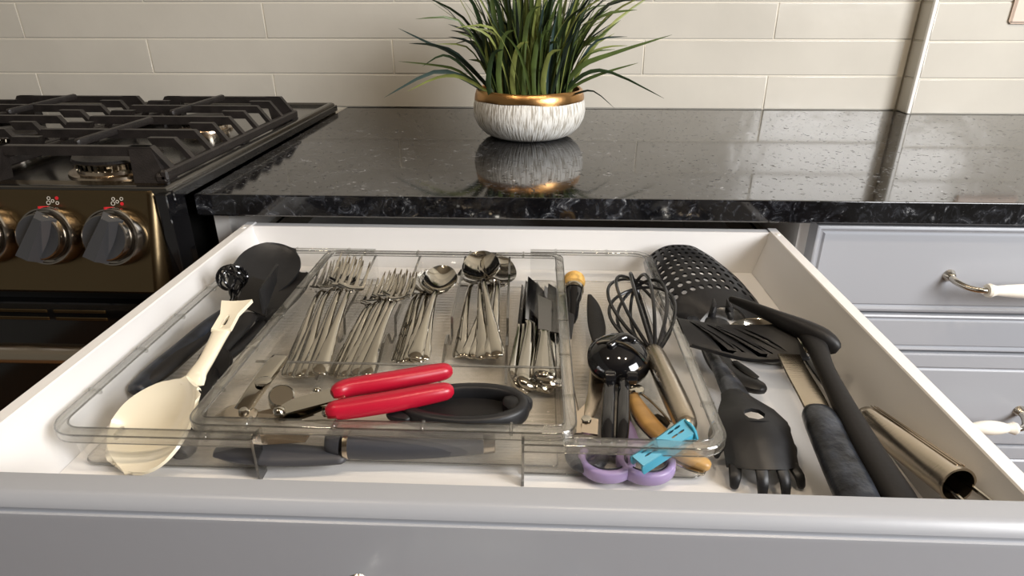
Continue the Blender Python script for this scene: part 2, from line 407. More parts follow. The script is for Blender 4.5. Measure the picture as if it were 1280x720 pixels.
MB().box(JX - 0.0005, JX + 0.006, JY - 0.0015, JY + 0.006, CT + 0.0005, 1.74, bev=0.001).build('trim_1', M_trim, kind='structure')
MB().box(-1.7, 1.75, -3.6, 0.9, -0.05, 0.0).build('floor', M_floor, kind='structure', smooth=0)
MB().box(-1.7, 1.75, -3.6, 0.9, 2.5, 2.55).build('ceiling', M_ceil, kind='structure', smooth=0)

for i, (x, y) in enumerate(LAMPS):
    t = thing('ceiling_lamp', (x, y, 2.5), ('round recessed ceiling lamp nearly above the open drawer', 'round recessed ceiling lamp above the right cabinet', 'round recessed ceiling lamp in front of the range cooker')[i], 'lamp', 'recessed ceiling lamps')
    MB().lathe([(0.062, -0.004), (0.062, -0.001)], 24, Matrix.Translation((x, y, 2.5))).build('diffuser', M_lamp, t)
    MB().lathe([(0.064, -0.001), (0.064, -0.008), (0.078, -0.006), (0.08, 0)], 24, Matrix.Translation((x, y, 2.5)), caps=False).build('ring', M_trim, t)
    l = bpy.data.lights.new('lamp_light', 'AREA'); l.shape = 'DISK'; l.size = 0.12; l.energy = 4.5; l.color = (1, 0.82, 0.62)
    lo = bpy.data.objects.new('lamp_light', l); col.objects.link(lo); lo.location = (x, y, 2.485)

sp = thing('switch_plate', (0.864, JY, 1.0714), 'pale plastic wall switch plate on the tiled wall at the top right', 'switch')
MB().rbox(0.864, 0.984, JY - 0.007, JY - 0.0002, 1.0714, 1.190, 0.004).build('plate', M_plate, sp)
MB().rbox(0.899, 0.949, JY - 0.0105, JY - 0.0068, 1.099, 1.163, 0.002).build('rocker', M_plate, sp)

# countertop slab (L-shaped at the wall step)
cx0 = -0.352
ol = [(cx0, 0.0), (1.75, 0.0), (1.75, JY + 0.0018), (JX + 0.0020, JY + 0.0018), (JX + 0.0020, WY + 0.0018), (cx0, WY + 0.0018)]
ct = thing('countertop', (0, 0, 0.888), 'polished black speckled granite countertop along the tiled wall', 'countertop')
def slab(ol, z0, z1, b):
    mb = MB(); n = len(ol); ring = lambda i, z: [(x + (i if x == cx0 else 0), y + (i if y == 0.0 else 0), z) for x, y in ol]
    vs = ring(b, z0) + ring(0, z0 + b) + ring(0, z1 - b) + ring(b * 0.3, z1 - b * 0.3) + ring(b, z1)
    fs = [tuple(range(n))[::-1], tuple(range(4 * n, 5 * n))] + [(a * n + i, a * n + (i + 1) % n, (a + 1) * n + (i + 1) % n, (a + 1) * n + i) for a in range(4) for i in range(n)]
    return mb.add(vs, fs)
slab(ol, 0.888, CT, 0.002).build('slab', M_granite, ct, smooth=40, wn=True)

# ---- bar pull with ceramic grip
def pull(parent, x0, x1, yf, zc, sc=1.0):
    sg = 1 if x1 > x0 else -1; yo = yf - 0.032
    mb = MB()
    for xa, s in ((x0, 1), (x1, -1)):
        mb.lathe([(0.0001, 0.006), (0.0045, 0.006), (0.0062, 0.003), (0.0075, 0.0)], 18, Matrix.Translation((xa, yf, zc)) @ frame((0, -1, 0)).to_4x4(), caps=False)
        mb.sweep([((xa, yf - 0.001, zc), .0042, .0042), ((xa + s * .001, yf - 0.012, zc - .002), .0038, .0038), ((xa + s * .008, yf - 0.025, zc - .004), .0036, .0036), ((xa + s * .018, yo, zc - .004), .0036, .0036), ((xa + s * .028, yo, zc - .004), .0036, .0036)], (0, 0, 1), 12, 4)
        h = mb.build('handle_post', M_nickel, parent); mb = MB()
    L = abs(x1 - x0) - 0.046; M = Matrix.Translation((min(x0, x1) + 0.023, yo, zc - .004)) @ frame((1, 0, 0)).to_4x4()
    pr = [(0.0035, 0), (0.0072, 0.0005), (0.0082, 0.0035), (0.0068, 0.007), (0.0056, 0.011)] + [(0.0056 + 0.0034 * math.sin(math.pi * u) ** 0.8, 0.011 + u * (L - 0.022)) for u in [i / 12 for i in range(1, 12)]] + [(0.0056, L - 0.011), (0.0068, L - 0.007), (0.0082, L - 0.0035), (0.0072, L - 0.0005), (0.0035, L)]
    MB().lathe(pr, 24, M).build('handle_grip', M_ceram, parent, label='cream ceramic grip')
    return h

def front_mesh(x0, x1, yf, z0, z1, inset, t=0.02):
    # cabinet front with a stepped moulding that frames a flat field
    mb = MB()
    def lp(i, y): return [(x0 + i, y, z0 + i), (x1 - i, y, z0 + i), (x1 - i, y, z1 - i), (x0 + i, y, z1 - i)]
    seq = [(0, yf + t), (0, yf + 0.004), (0.0012, yf + 0.0012), (0.0035, yf)] + ([(inset - 0.006, yf), (inset - 0.0045, yf + 0.0026), (inset - 0.002, yf + 0.0034), (inset, yf + 0.0014), (inset + 0.002, yf + 0.0012)] if inset else [])
    vs = []
    for i, y in seq: vs += lp(i, y)
    n = len(seq); fs = [(3, 2, 1, 0), tuple((n - 1) * 4 + i for i in range(4))] + [(a * 4 + i, a * 4 + (i + 1) % 4, a * 4 + 4 + (i + 1) % 4, a * 4 + 4 + i) for a in range(n - 1) for i in range(4)]
    return mb.add(vs, fs)

# right cabinet unit
rc = thing('base_cabinet', (0.78, 0.3, 0), 'grey base cabinet with closed drawers right of the open drawer', 'cabinet')
b = MB()
b.box(0.3585, 0.3765, 0.032, 0.6, 0.1, 0.886).box(1.182, 1.2, 0.032, 0.6, 0.1, 0.886).box(0.3765, 1.182, 0.032, 0.6, 0.1, 0.118).box(0.3765, 1.182, 0.582, 0.6, 0.118, 0.886).box(0.3765, 1.182, 0.032, 0.10, 0.868, 0.886)
b.build('body', M_mela, rc, smooth=0)
MB().box(0.3585, 1.2, 0.09, 0.10, 0.002, 0.1).build('plinth', M_paint, rc, smooth=0)
for z0, z1, ins, zc in ((0.7752, 0.8835, 0.011, 0.824), (0.7232, 0.7727, 0.0085, None), (0.5865, 0.7207, 0.0245, 0.640), (0.36, 0.584, 0.0245, 0.50), (0.12, 0.3575, 0.0245, 0.26)):
    d = front_mesh(0.3500, 1.197, 0.010, z0, z1, ins).build('drawer', M_paint, rc, smooth=30, wn=True)
    if zc:
        if zc == 0.824: pull(d, 0.5104, 0.70, 0.0112, zc)
        else: pull(d, 0.5395, 0.6480, 0.0112, zc)

# left cabinet unit with the open drawer
lc = thing('base_cabinet', (0.0, 0.3, 0), 'grey base cabinet with its wide top drawer pulled open', 'cabinet')
b = MB(); b.box(-0.3505, -0.3325, 0.03, 0.6, 0.1, 0.886).box(0.3385, 0.3565, 0.03, 0.6, 0.1, 0.886).box(-0.3325, 0.3385, 0.03, 0.6, 0.1, 0.118).box(-0.3325, 0.3385, 0.582, 0.6, 0.118, 0.886).box(-0.3325, 0.3385, 0.06, 0.10, 0.884, 0.8875)
b.build('body', M_mela, lc, smooth=0)
MB().box(-0.3505, 0.3565, 0.09, 0.10, 0.002, 0.1).build('plinth', M_paint, lc, smooth=0)
for sx in (-0.3325, 0.3265): MB().rbox(sx, sx + 0.012, 0.035, 0.50, 0.795, 0.835, 0.002).build('runner', M_nickel, lc)
for z0, z1 in ((0.44, 0.735), (0.12, 0.4375)):
    d = front_mesh(-0.347, 0.347, 0.010, z0, z1, 0.0245).build('drawer', M_paint, lc, smooth=30, wn=True); pull(d, -0.064, 0.064, 0.0112, z1 - 0.06)
ZT = 0.8762; ZF = 0.826; YB = 0.005; YFI = -0.413
XL0, XL1 = -0.3053, -0.2934; XR1, XR0 = 0.2965, 0.3085
def side(mb, xo, xi, xb):
    # steel side: flat top rim, inner face leaning in towards the base
    s = 1 if xi > xo else -1
    ol = [(xo, 0.800), (xo, ZT - 0.0015), (xo + s * 0.0015, ZT), (xi - s * 0.001, ZT), (xi, ZT - 0.001), (xi + s * 0.0012, ZT - 0.010), (xb, ZF), (xb, 0.800)]
    n = len(ol); vs = [(x, YFI, z) for x, z in ol] + [(x, YB + 0.012, z) for x, z in ol]
    mb.add(vs, [tuple(range(n))[::-1], tuple(range(n, 2 * n))] + [(i, (i + 1) % n, n + (i + 1) % n, n + i) for i in range(n)])
drw = MB().box(-0.2811, 0.2839, YFI, YB - 0.0003, ZF - 0.014, ZF).build('drawer', M_white, lc, smooth=0, label='open white metal drawer box')
for a in ((XL0, XL1, -0.2815), (XR0, XR1, 0.2843)):
    b = MB(); side(b, *a); b.build('side_panel', M_white, drw, smooth=30, wn=True)
MB().box(-0.2935, 0.2967, YB, YB + 0.0115, ZF - 0.02, ZT - 0.0012).build('back_panel', M_white, drw, smooth=0)
for x in (-0.2995, 0.3025): MB().lathe([(0.0026, 0), (0.0024, 0.0006), (0.0012, 0.0009)], 12, Matrix.Translation((x, -0.004, ZT))).build('screw_cap', M_trim, drw)
mb = MB(); pr = [(YFI - 0.0001, 0.745), (YFI - 0.0001, ZT + 0.0002), (YFI - 0.001, ZT + 0.001), (YFI - 0.0125, ZT + 0.001), (YFI - 0.0155, ZT - 0.0002), (YFI - 0.0185, ZT - 0.0035), (YFI - 0.0192, ZT - 0.0065), (YFI - 0.0178, ZT - 0.0075), (YFI - 0.0180, ZT - 0.0095), (YFI - 0.0198, ZT - 0.0105), (YFI - 0.0200, ZT - 0.013), (YFI - 0.0200, 0.750), (YFI - 0.016, 0.745)]
n = len(pr); vs = [(-0.347, y, z) for y, z in pr] + [(0.347, y, z) for y, z in pr]
mb.add(vs, [tuple(range(n)), tuple(range(n, 2 * n))[::-1]] + [(i, n + i, n + (i + 1) % n, (i + 1) % n) for i in range(n)])
mb.build('drawer_front', M_paint, drw, smooth=50, wn=True, label='grey painted front with moulded top edge')
pull(drw, -0.0585, 0.0625, YFI - 0.020, 0.8225)

# far side of the kitchen, behind the camera; unseen island added for dark reflections
isl = thing('added_island', (0.0, -2.35, 0), 'dark wooden island added behind the camera for its reflections', 'island')
MB().rbox(-1.1, 1.2, -2.70, -2.05, 0.0, 0.87, 0.004).build('body', M_darkwood, isl); MB().rbox(-1.14, 1.24, -2.74, -2.01, 0.8705, 0.90, 0.003).build('worktop', M_granite, isl, wn=True)
MB().box(-1.7, 1.75, -3.6, -3.5, 0.0, 2.5).build('wall_front', M_far, kind='structure', smooth=0)

# ------------------------------------------------------------------ the range cooker
st = thing('range_cooker', (-0.74, 0.25, 0), 'black stainless gas range with cast iron grates left of the counter', 'stove')
SXR = -0.3585; SXL = -1.12; SYF = -0.038; SYB = 0.565
mb = MB(); mb.box(SXL, SXR - 0.02, -0.02, SYB - 0.004, 0.02, 0.905)
mb.build('body', M_blk, st, smooth=0)
# deck: recessed well with a raised polished lip all round
mb = MB(); lips = [(0.0, 0.905), (0.0, 0.926), (0.0015, 0.930), (0.0045, 0.9315), (0.010, 0.9312), (0.0125, 0.929), (0.020, 0.9255)]
vs = []
for i, z in lips: vs += [(SXL + i, SYF + i, z), (SXR - i, SYF + i, z), (SXR - i, SYB - i, z), (SXL + i, SYB - i, z)]
n = len(lips); mb.add(vs, [(3, 2, 1, 0), tuple((n - 1) * 4 + i for i in range(4))] + [(a * 4 + i, a * 4 + (i + 1) % 4, a * 4 + 4 + (i + 1) % 4, a * 4 + 4 + i) for a in range(n - 1) for i in range(4)])
mb.build('cooktop', M_deck, st, smooth=35, wn=True)
mb = MB(); mb.rbox(SXR - 0.008, SXR + 0.0045, SYF + 0.004, SYB, 0.9155, 0.9268, 0.0012); mb.rbox(SXR - 0.011, SXR + 0.002, -0.045, -0.010, 0.80, 0.926, 0.001)
mb.build('side_strip', M_gloss, st)
# slanted control panel
py0, pz0, py1, pz1 = -0.0385, 0.9280, -0.0700, 0.8240
e_ = V((0, py1 - py0, pz1 - pz0)).normalized(); nrm = V((0, e_.z, -e_.y)); nrm = nrm if nrm.y < 0 else -nrm
ol = [(py0, pz0), (py0 - 0.003, pz0 - 0.004), (py1, pz1), (py1 + 0.004, pz1 - 0.004), (0.0, pz1 - 0.004), (0.0, pz0)]
xs = [(SXL, 0), (-0.381, 0), (-0.3755, 0.0015), (-0.3715, 0.006), (-0.3685, 0.014)]
vs = []
for x, ins in xs:
    for k, (y, z) in enumerate(ol): vs.append((x, y + (ins if k < 4 else 0), z))
n = len(ol); mb = MB(); mb.add(vs, [tuple(range(n)), tuple((len(xs) - 1) * n + i for i in range(n))[::-1]] + [(a * n + i, (a + 1) * n + i, (a + 1) * n + (i + 1) % n, a * n + (i + 1) % n) for a in range(len(xs) - 1) for i in range(n)])
mb.build('control_panel', M_stove, st, smooth=35, wn=True, label='bronze-tinted brushed steel control panel')
def on_panel(x, s, h=0.0):   # s metres down the slope from the top edge, h out along the normal
    return V((x, py0 - 0.003, pz0 - 0.004)) + V((0, py1 - py0 + 0.003, pz1 - pz0 + 0.004)).normalized() * s + nrm * h
def knob(x):
    # axes: frame z = panel normal, y-ish = up the slope
    c = on_panel(x, 0.0440); zc = nrm; yc = -V((0, py1 - py0 + 0.003, pz1 - pz0 + 0.004)).normalized(); xc = yc.cross(zc)
    M = Matrix.Translation(c) @ Matrix((xc, yc, zc)).transposed().to_4x4()
    k = MB().lathe([(0.0315, 0.0003), (0.0315, 0.003), (0.0306, 0.014), (0.0297, 0.016), (0.0283, 0.016), (0.0275, 0.0135), (0.0255, 0.0135), (0.0255, 0.0005)], 48, M, caps=False).build('knob', M_knob, st, label='round steel burner knob with grip bar')
    MB().lathe([(0.0252, 0.0135), (0.0250, 0.022), (0.0240, 0.0255), (0.0228, 0.0262)], 48, M, caps=False).build('cap', M_knob, k)
    MB().lathe([(0.0228, 0.0262), (0.021, 0.0258), (0.0001, 0.0225)], 48, M, caps=False).build('cap_face', M_knobf, k)
    # grip bar: tapered ridge turned a little
    Rz = M @ Matrix.Rotation(R(-24), 4, 'Z')
    g = MB(); a, b_, h = 0.0085, 0.0248, 0.0380
    vs = [(-a * 1.35, -b_, .0225), (a * 1.35, -b_, .0225), (a * 1.35, b_, .0225), (-a * 1.35, b_, .0225), (-a * .8, -b_ * .94, h), (a * .8, -b_ * .94, h), (a * .5, b_ * .82, h - .004), (-a * .5, b_ * .82, h - .004)]
    g.add([Rz @ V(p) for p in vs], [(0, 3, 2, 1), (4, 5, 6, 7), (0, 1, 5, 4), (1, 2, 6, 5), (2, 3, 7, 6), (3, 0, 4, 7)])
    g.build('grip', M_knobf, k, smooth=0)
    MB().box(-0.0010, 0.0010, 0.0284, 0.0309, 0.0030, 0.0166, M @ Matrix.Rotation(R(5), 4, 'Z') @ Matrix.Translation((0, 0.0008, 0)) ).build('mark', M_redink, k, smooth=0)
    return k
for x in (-0.4125, -0.4835, -0.5545, -0.6255, -0.90): knob(x)
# burner position symbols: little outlined circles, one filled red
def ring_mark(mb, c, r, w):
    M = Matrix.Translation(c) @ Matrix((V((1, 0, 0)), nrm.cross(V((1, 0, 0))), nrm)).transposed().to_4x4()
    mb.lathe([(r - w, 0.0001), (r - w, 0.0003), (r, 0.0003), (r, 0.0001)], 18, M, caps=False)
for kx, fill in ((-0.4125, -1), (-0.4835, 3), (-0.5545, 0)):
    mb = MB(); mr = MB(); sx_ = kx + 0.001
    spots = [(-0.0050, -0.0026, .0019), (-0.0056, 0.0022, .0023), (-0.0008, 0.0003, .0018), (0.0040, -0.0028, .0019)]
    for q, (dx, ds, r) in enumerate(spots):
        tgt = mr if q == fill else mb
        ring_mark(tgt, on_panel(sx_ + dx, 0.0065 + ds), r, r - 0.00001 if q == fill else 0.0006)
    M4 = on_panel(sx_ + 0.0042, 0.0065 + 0.0024)
    ring_mark(mr if fill < 0 else mb, M4, .0019, .0006 if fill >= 0 else .0018)
    mb.m = 0; k0 = len(mb.f); b0 = len(mb.v); mb.v += mr.v; mb.f += [[b0 + i for i in f] for f in mr.f]; mb.mi += [1] * len(mr.f)
    mb.build('burner_symbol', [M_ink, M_redink], st, smooth=0, kind='stuff')
# vent strip, oven door, handle
mb = MB(); mb.box(SXL, SXR - 0.004, -0.048, -0.015, 0.8035, 0.8150); mb.build('shade_strip', M_dark, st, smooth=0)  # solid strip; the shade of the gap is put into its colour
mb = MB(); mb.rbox(SXL, -0.368, -0.066, -0.02, 0.770, 0.8050, 0.0015)
door = MB().rbox(SXL, -0.368, -0.062, -0.021, 0.14, 0.8045, 0.0015).build('door', M_blk, st, label='black glass oven door')
for r_ in range(2):
    for c_ in range(6):
        xa = -0.4450 - 0.062 - c_ * 0.0675
        MB().rbox(xa, xa + 0.060, -0.0632, -0.0612, 0.7925 - r_ * 0.0095, 0.7965 - r_ * 0.0095, 0.0006).build('vent', M_stove, door)
MB().sweep([((-1.06, -0.112, 0.7690), .0135, .0100), ((-0.70, -0.113, 0.7690), .0135, .0100), ((-0.50, -0.1120, 0.7690), .0135, .0100), ((-0.42, -0.110, 0.7690), .0130, .0095), ((-0.395, -0.090, 0.768), .010, .009), ((-0.388, -0.0625, 0.766), .010, .010)], (0, 0, 1), 16, 5).build('handle', M_steel, door, label='brushed bronze-tinted bar handle')
# burners
def burner(x, y, r, z=0.9256):
    M = Matrix.Translation((x, y, z))
    bb = MB().lathe([(r * 1.12, 0), (r * 1.10, 0.003), (r * .93, 0.004), (r * .90, 0.0085)], 40, M).build('burner', M_copper, st, label='ribbed steel gas burner')
    mb = MB(); nt_ = 40
    mb.lathe([(r * .84, .006), (r * .84, .0165)], 40, M)
    for i in range(nt_):
        a = 2 * math.pi * i / nt_; MM = M @ Matrix.Rotation(a, 4, 'Z'); mb.box(r * .83, r * .93, -r * .042, r * .042, 0.008, 0.0155, MM)
    mb.build('burner_teeth', M_chrome, bb, smooth=0)
    MB().lathe([(r * .95, .0158), (r * .99, .0175), (r * .96, .0205), (r * .80, .0220), (.0001, .0226)], 40, M).build('burner_cap', M_iron, bb)
burner(-0.468, 0.060, 0.050); burner(-0.49, 0.315, 0.036); burner(-0.705, 0.19, 0.045); burner(-0.93, 0.07, 0.04); burner(-0.93, 0.32, 0.04)
MB().cyl((-0.545, 0.09, 0.9256), (-0.545, 0.09, 0.9385), 0.0035, n=10, bev=.001).build('igniter', M_trim, st)
# cast iron grates
YK = [0.010 + 0.0478 * i for i in range(9)]
def grate(x0, x1, first):
    g = MB(); ZTp = 0.9655; ZR = 0.9425
    def bar(xa, xb, y, za=ZTp, zb=ZTp, w=0.0042, h=0.011):
        g.add([(xa, y - w, za), (xb, y - w, zb), (xb, y + w, zb), (xa, y + w, za), (xa, y - w * .8, za - h), (xb, y - w * .8, zb - h), (xb, y + w * .8, zb - h), (xa, y + w * .8, za - h)],
              [(0, 1, 2, 3), (7, 6, 5, 4), (0, 4, 5, 1), (1, 5, 6, 2), (2, 6, 7, 3), (3, 7, 4, 0)])
    for s, xe in ((1, x1), (-1, x0)):
        rail = MB(); fing = MB()
        # low side rail running front to back
        rail.rbox(min(xe, xe - s * 0.009), max(xe, xe - s * 0.009), YK[0] - 0.018, YK[-1] + 0.012, ZR - 0.012, ZR, 0.002)
        for yk in (YK[0] - 0.006, YK[4], YK[-1]):
            rail.rbox(min(xe - s * .001, xe - s * .016), max(xe - s * .001, xe - s * .016), yk - 0.012, yk + 0.012, 0.9270, ZR - 0.004, 0.003)
        rail.build('grate_rail', M_iron, first, smooth=30)
        for i, y in enumerate(YK):
            ln = (x1 - x0) / 2 if i % 2 == 0 else 0.052
            kx = xe - s * 0.020
            w = 0.0042 if 0 < i else 0.0048; h = 0.0105
            f = MB(); pts = [(xe - s * 0.002, ZR - 0.001), (kx, ZTp), (xe - s * ln, ZTp), (xe - s * ln, ZTp - h), (kx + s * 0.0015, ZTp - h), (xe - s * 0.004, ZR - 0.009)]
            if i % 2: pts[3] = (xe - s * (ln - .006), ZTp - h)
            n = 6; vs = [(x, y - w, z) for x, z in pts] + [(x, y + w, z) for x, z in pts]
            f.add(vs, [tuple(range(n)), tuple(range(n, 2 * n))[::-1]] + [(q, n + q, n + (q + 1) % n, (q + 1) % n) for q in range(n)])
            f.build('grate_finger', M_iron, first, smooth=0)
    # front and back corner blocks
    for y, sy in ((YK[0], -1), (YK[-1], 1)):
        for s, xe in ((1, x1), (-1, x0)):
            m_ = MB(); ya, yb_ = y - sy * 0.004, y + sy * 0.017
            prof = [(xe - s * 0.046, ZTp, xe - s * 0.040, 0.9275), (xe - s * 0.022, ZTp, xe - s * 0.001, 0.9275)]
            vs = [(prof[0][0], ya, ZTp), (prof[1][0], ya, ZTp), (prof[1][2], ya, .9275), (prof[0][2], ya, .9275), (prof[0][0], ya + sy * .008, ZTp), (prof[1][0], ya + sy * .008, ZTp), (prof[1][2], yb_, .9275), (prof[0][2], yb_, .9275)]
            m_.add(vs, [(0, 1, 2, 3), (7, 6, 5, 4), (0, 4, 5, 1), (1, 5, 6, 2), (2, 6, 7, 3), (3, 7, 4, 0)])
            m_.build('grate_corner', M_iron, first, smooth=0)
    # diagonal and straight pan fingers over each burner
    cxm = (x0 + x1) / 2
    for yc in (0.106, 0.316):
        for ya, yb_ in ((yc - 0.058, yc + 0.056),):
            MB().sweep([((cxm - .014, ya, ZTp - .0045), .0042, .0045), ((cxm + .008, yb_, ZTp + .0015), .0042, .0045)], n=8, k=1, pw=4).build('grate_finger', M_iron, first, smooth=30)
def grate_unit(x0, x1, label):
    g = thing('pan_grate', ((x0 + x1) / 2, 0.2, 0.9265), label, 'grate'); grate(x0, x1, g)
grate_unit(-0.608, -0.3725, 'black cast iron pan grate on the right of the range cooktop')
grate_unit(-0.862, -0.616, 'black cast iron pan grate in the middle of the range cooktop')
grate_unit(-1.105, -0.870, 'black cast iron pan grate at the left of the range cooktop')

# ------------------------------------------------------------------ potted grass
PX, PY = 0.0200, 0.347
pg = thing('potted_grass', (PX, PY, CT), 'artificial grass in a white ribbed bowl with gold rim on the granite counter', 'plant')
prof = [(0.050, 0.0006), (0.058, 0.0016), (0.070, 0.0070), (0.0800, 0.0170), (0.0860, 0.029), (0.0880, 0.041), (0.0868, 0.052), (0.0845, 0.060)]
MB().lathe([(r, CT + h) for r, h in prof] + [(0.078, CT + 0.060), (0.075, CT + 0.03), (0.001, CT + 0.028)], 64, Matrix.Translation((PX, PY, 0))).build('pot', M_pot, pg, smooth=60)
n = 72; mb = MB(); vs = []; rows = [(0.0853, 0.058), (0.0856, 0.0600), (0.0842, 0.066), (0.0823, 0.0718), (0.0800, 0.0735), (0.0775, 0.0722), (0.0770, 0.058)]
for j, (r, h) in enumerate(rows):
    for i in range(n):
        a = 2 * math.pi * i / n; wob = 0.0012 * math.sin(3 * a + 1) + 0.0008 * math.sin(7 * a) if j < 2 else 0.0004 * math.sin(5 * a)
        vs.append((PX + r * math.cos(a), PY + r * math.sin(a), CT + h + wob))
mb.add(vs, [(j * n + i, j * n + (i + 1) % n, (j + 1) * n + (i + 1) % n, (j + 1) * n + i) for j in range(len(rows) - 1) for i in range(n)])
mb.build('rim_band', M_gold, pg, smooth=60, label='gold painted rim band', rec=False)
MB().lathe([(0.077, CT + 0.0605), (0.04, CT + 0.063), (0.0001, CT + 0.064)], 40, Matrix.Translation((PX, PY, 0)), caps=False).build('soil', M_soil, pg)
def blade(p0, pts, wmax, m, tw=0.0):
    # ribbon leaf with a creased midrib, tapering to a point
    q = cat_rom([list(p0)] + [list(p) for p in pts], 3); P = [V(p) for p in q]; N_ = len(P); vs = []; fs = []
    for i, p in enumerate(P):
        t = (P[min(i + 1, N_ - 1)] - P[max(i - 1, 0)]).normalized(); s = i / (N_ - 1)
        wd = wmax * (0.55 + 0.45 * math.sin(min(s * 2.2, 1) * math.pi / 2)) * (1 - s ** 2.6) + 0.00015
        side = t.cross(V((math.cos(tw), math.sin(tw), 0.12))).normalized(); nn = side.cross(t).normalized()
        vs += [p - side * wd, p - nn * wd * 0.35, p + side * wd]
        if i: a = (i - 1) * 3; fs += [(a, a + 1, a + 4, a + 3), (a + 1, a + 2, a + 5, a + 4)]
    mb = MB().add(vs, fs)
    return mb.build('leaf', m, pg, smooth=80, rec=False)
rnd = random.Random(11)
for i in range(275):
    a = rnd.uniform(0, 2 * math.pi); rr = 0.062 * math.sqrt(rnd.random()); bx, by = PX + rr * math.cos(a), PY + rr * math.sin(a) * 0.95
    a2 = a + rnd.uniform(-0.6, 0.6); L = rnd.uniform(0.11, 0.235); out = (0.3 + 0.8 * rr / 0.062) * rnd.uniform(0.15, 1.1)
    if i % 4 == 0: L *= 0.72
    lean = out * L * 0.62; H = math.sqrt(max(L * L - lean * lean, 0.001)); droop = rnd.uniform(0, 0.35) * out
    dx, dy = math.cos(a2), math.sin(a2); kk = rnd.uniform(-0.012, 0.012)
    pts = [(bx + dx * lean * .18 - dy * kk * .4, by + dy * lean * .18 + dx * kk * .4, CT + .060 + H * .36), (bx + dx * lean * .5 - dy * kk, by + dy * lean * .5 + dx * kk, CT + .060 + H * (.70 - .05 * droop)), (bx + dx * lean - dy * kk * 1.6, by + dy * lean + dx * kk * 1.6, CT + .060 + H * (1 - droop))]
    pts = [(x, min(y, WY - 0.012), z) for x, y, z in pts]
    blade((bx, by, CT + 0.060), pts, rnd.uniform(0.0022, 0.0044), M_leafs[rnd.choice((0, 0, 1, 1, 1, 2, 2, 3, 4))], a2 + rnd.uniform(-.9, .9))
arch = [  # long arching leaves that stand out on both sides
    ((-0.04, .34), [(-0.075, .335, 1.000), (-0.125, .33, 1.012), (-0.2036, .325, .9745)], .0042, 3), ((-0.03, .33), [(-0.08, .325, 1.004), (-0.12, .33, 1.004), (-0.168, .33, .983)], .0028, 2),
    ((-0.04, .36), [(-0.09, .36, 1.01), (-0.13, .37, 1.018), (-0.187, .37, 1.0235)], .0022, 1), ((-0.03, .35), [(-0.09, .35, 1.035), (-0.13, .35, 1.05), (-0.179, .35, 1.0725)], .0028, 3),
    ((-0.03, .34), [(-0.08, .34, 1.025), (-0.12, .34, 1.048), (-0.163, .34, 1.052)], .0030, 4), ((-0.04, .33), [(-0.08, .33, 1.02), (-0.11, .33, 1.036), (-0.142, .33, 1.02)], .0024, 0),
    ((0.06, .33), [(0.095, .32, 1.02), (0.14, .31, 1.040), (0.2228, .30, 1.0665)], .0042, 1), ((0.065, .33), [(0.1, .315, 1.010), (0.14, .305, 1.015), (0.2202, .30, .9789)], .0032, 0),
    ((0.07, .32), [(0.09, .30, .985), (0.115, .29, .990), (0.1458, .28, .9675)], .0016, 4), ((0.06, .33), [(0.10, .32, 1.000), (0.135, .31, 1.015), (0.178, .30, 1.0285)], .0026, 1),
    ((0.06, .34), [(0.10, .33, 1.03), (0.13, .33, 1.047), (0.165, .33, 1.050)], .0022, 2), ((0.05, .34), [(0.09, .33, 1.04), (0.12, .32, 1.062), (0.151, .32, 1.085)], .0026, 1)]
for (bx, by), pts, wd, mi in arch: blade((bx, by, CT + 0.06), pts, wd, M_leafs[mi], math.atan2(pts[-1][1] - by, pts[-1][0] - bx) + 1.2)
for (bx, dz, mi) in ((-0.02, .10, 1), (0.0, .085, 2), (0.03, .10, 1), (0.045, .075, 2), (-0.035, .075, 0), (0.015, .13, 1)):
    blade((bx, 0.292, CT + .06), [(bx - .004, .284, CT + .06 + dz * .4), (bx + .004, .272, CT + .06 + dz * .9), (bx + .02, .262, CT + .06 + dz)], .0042, M_leafs[mi], 1.57)

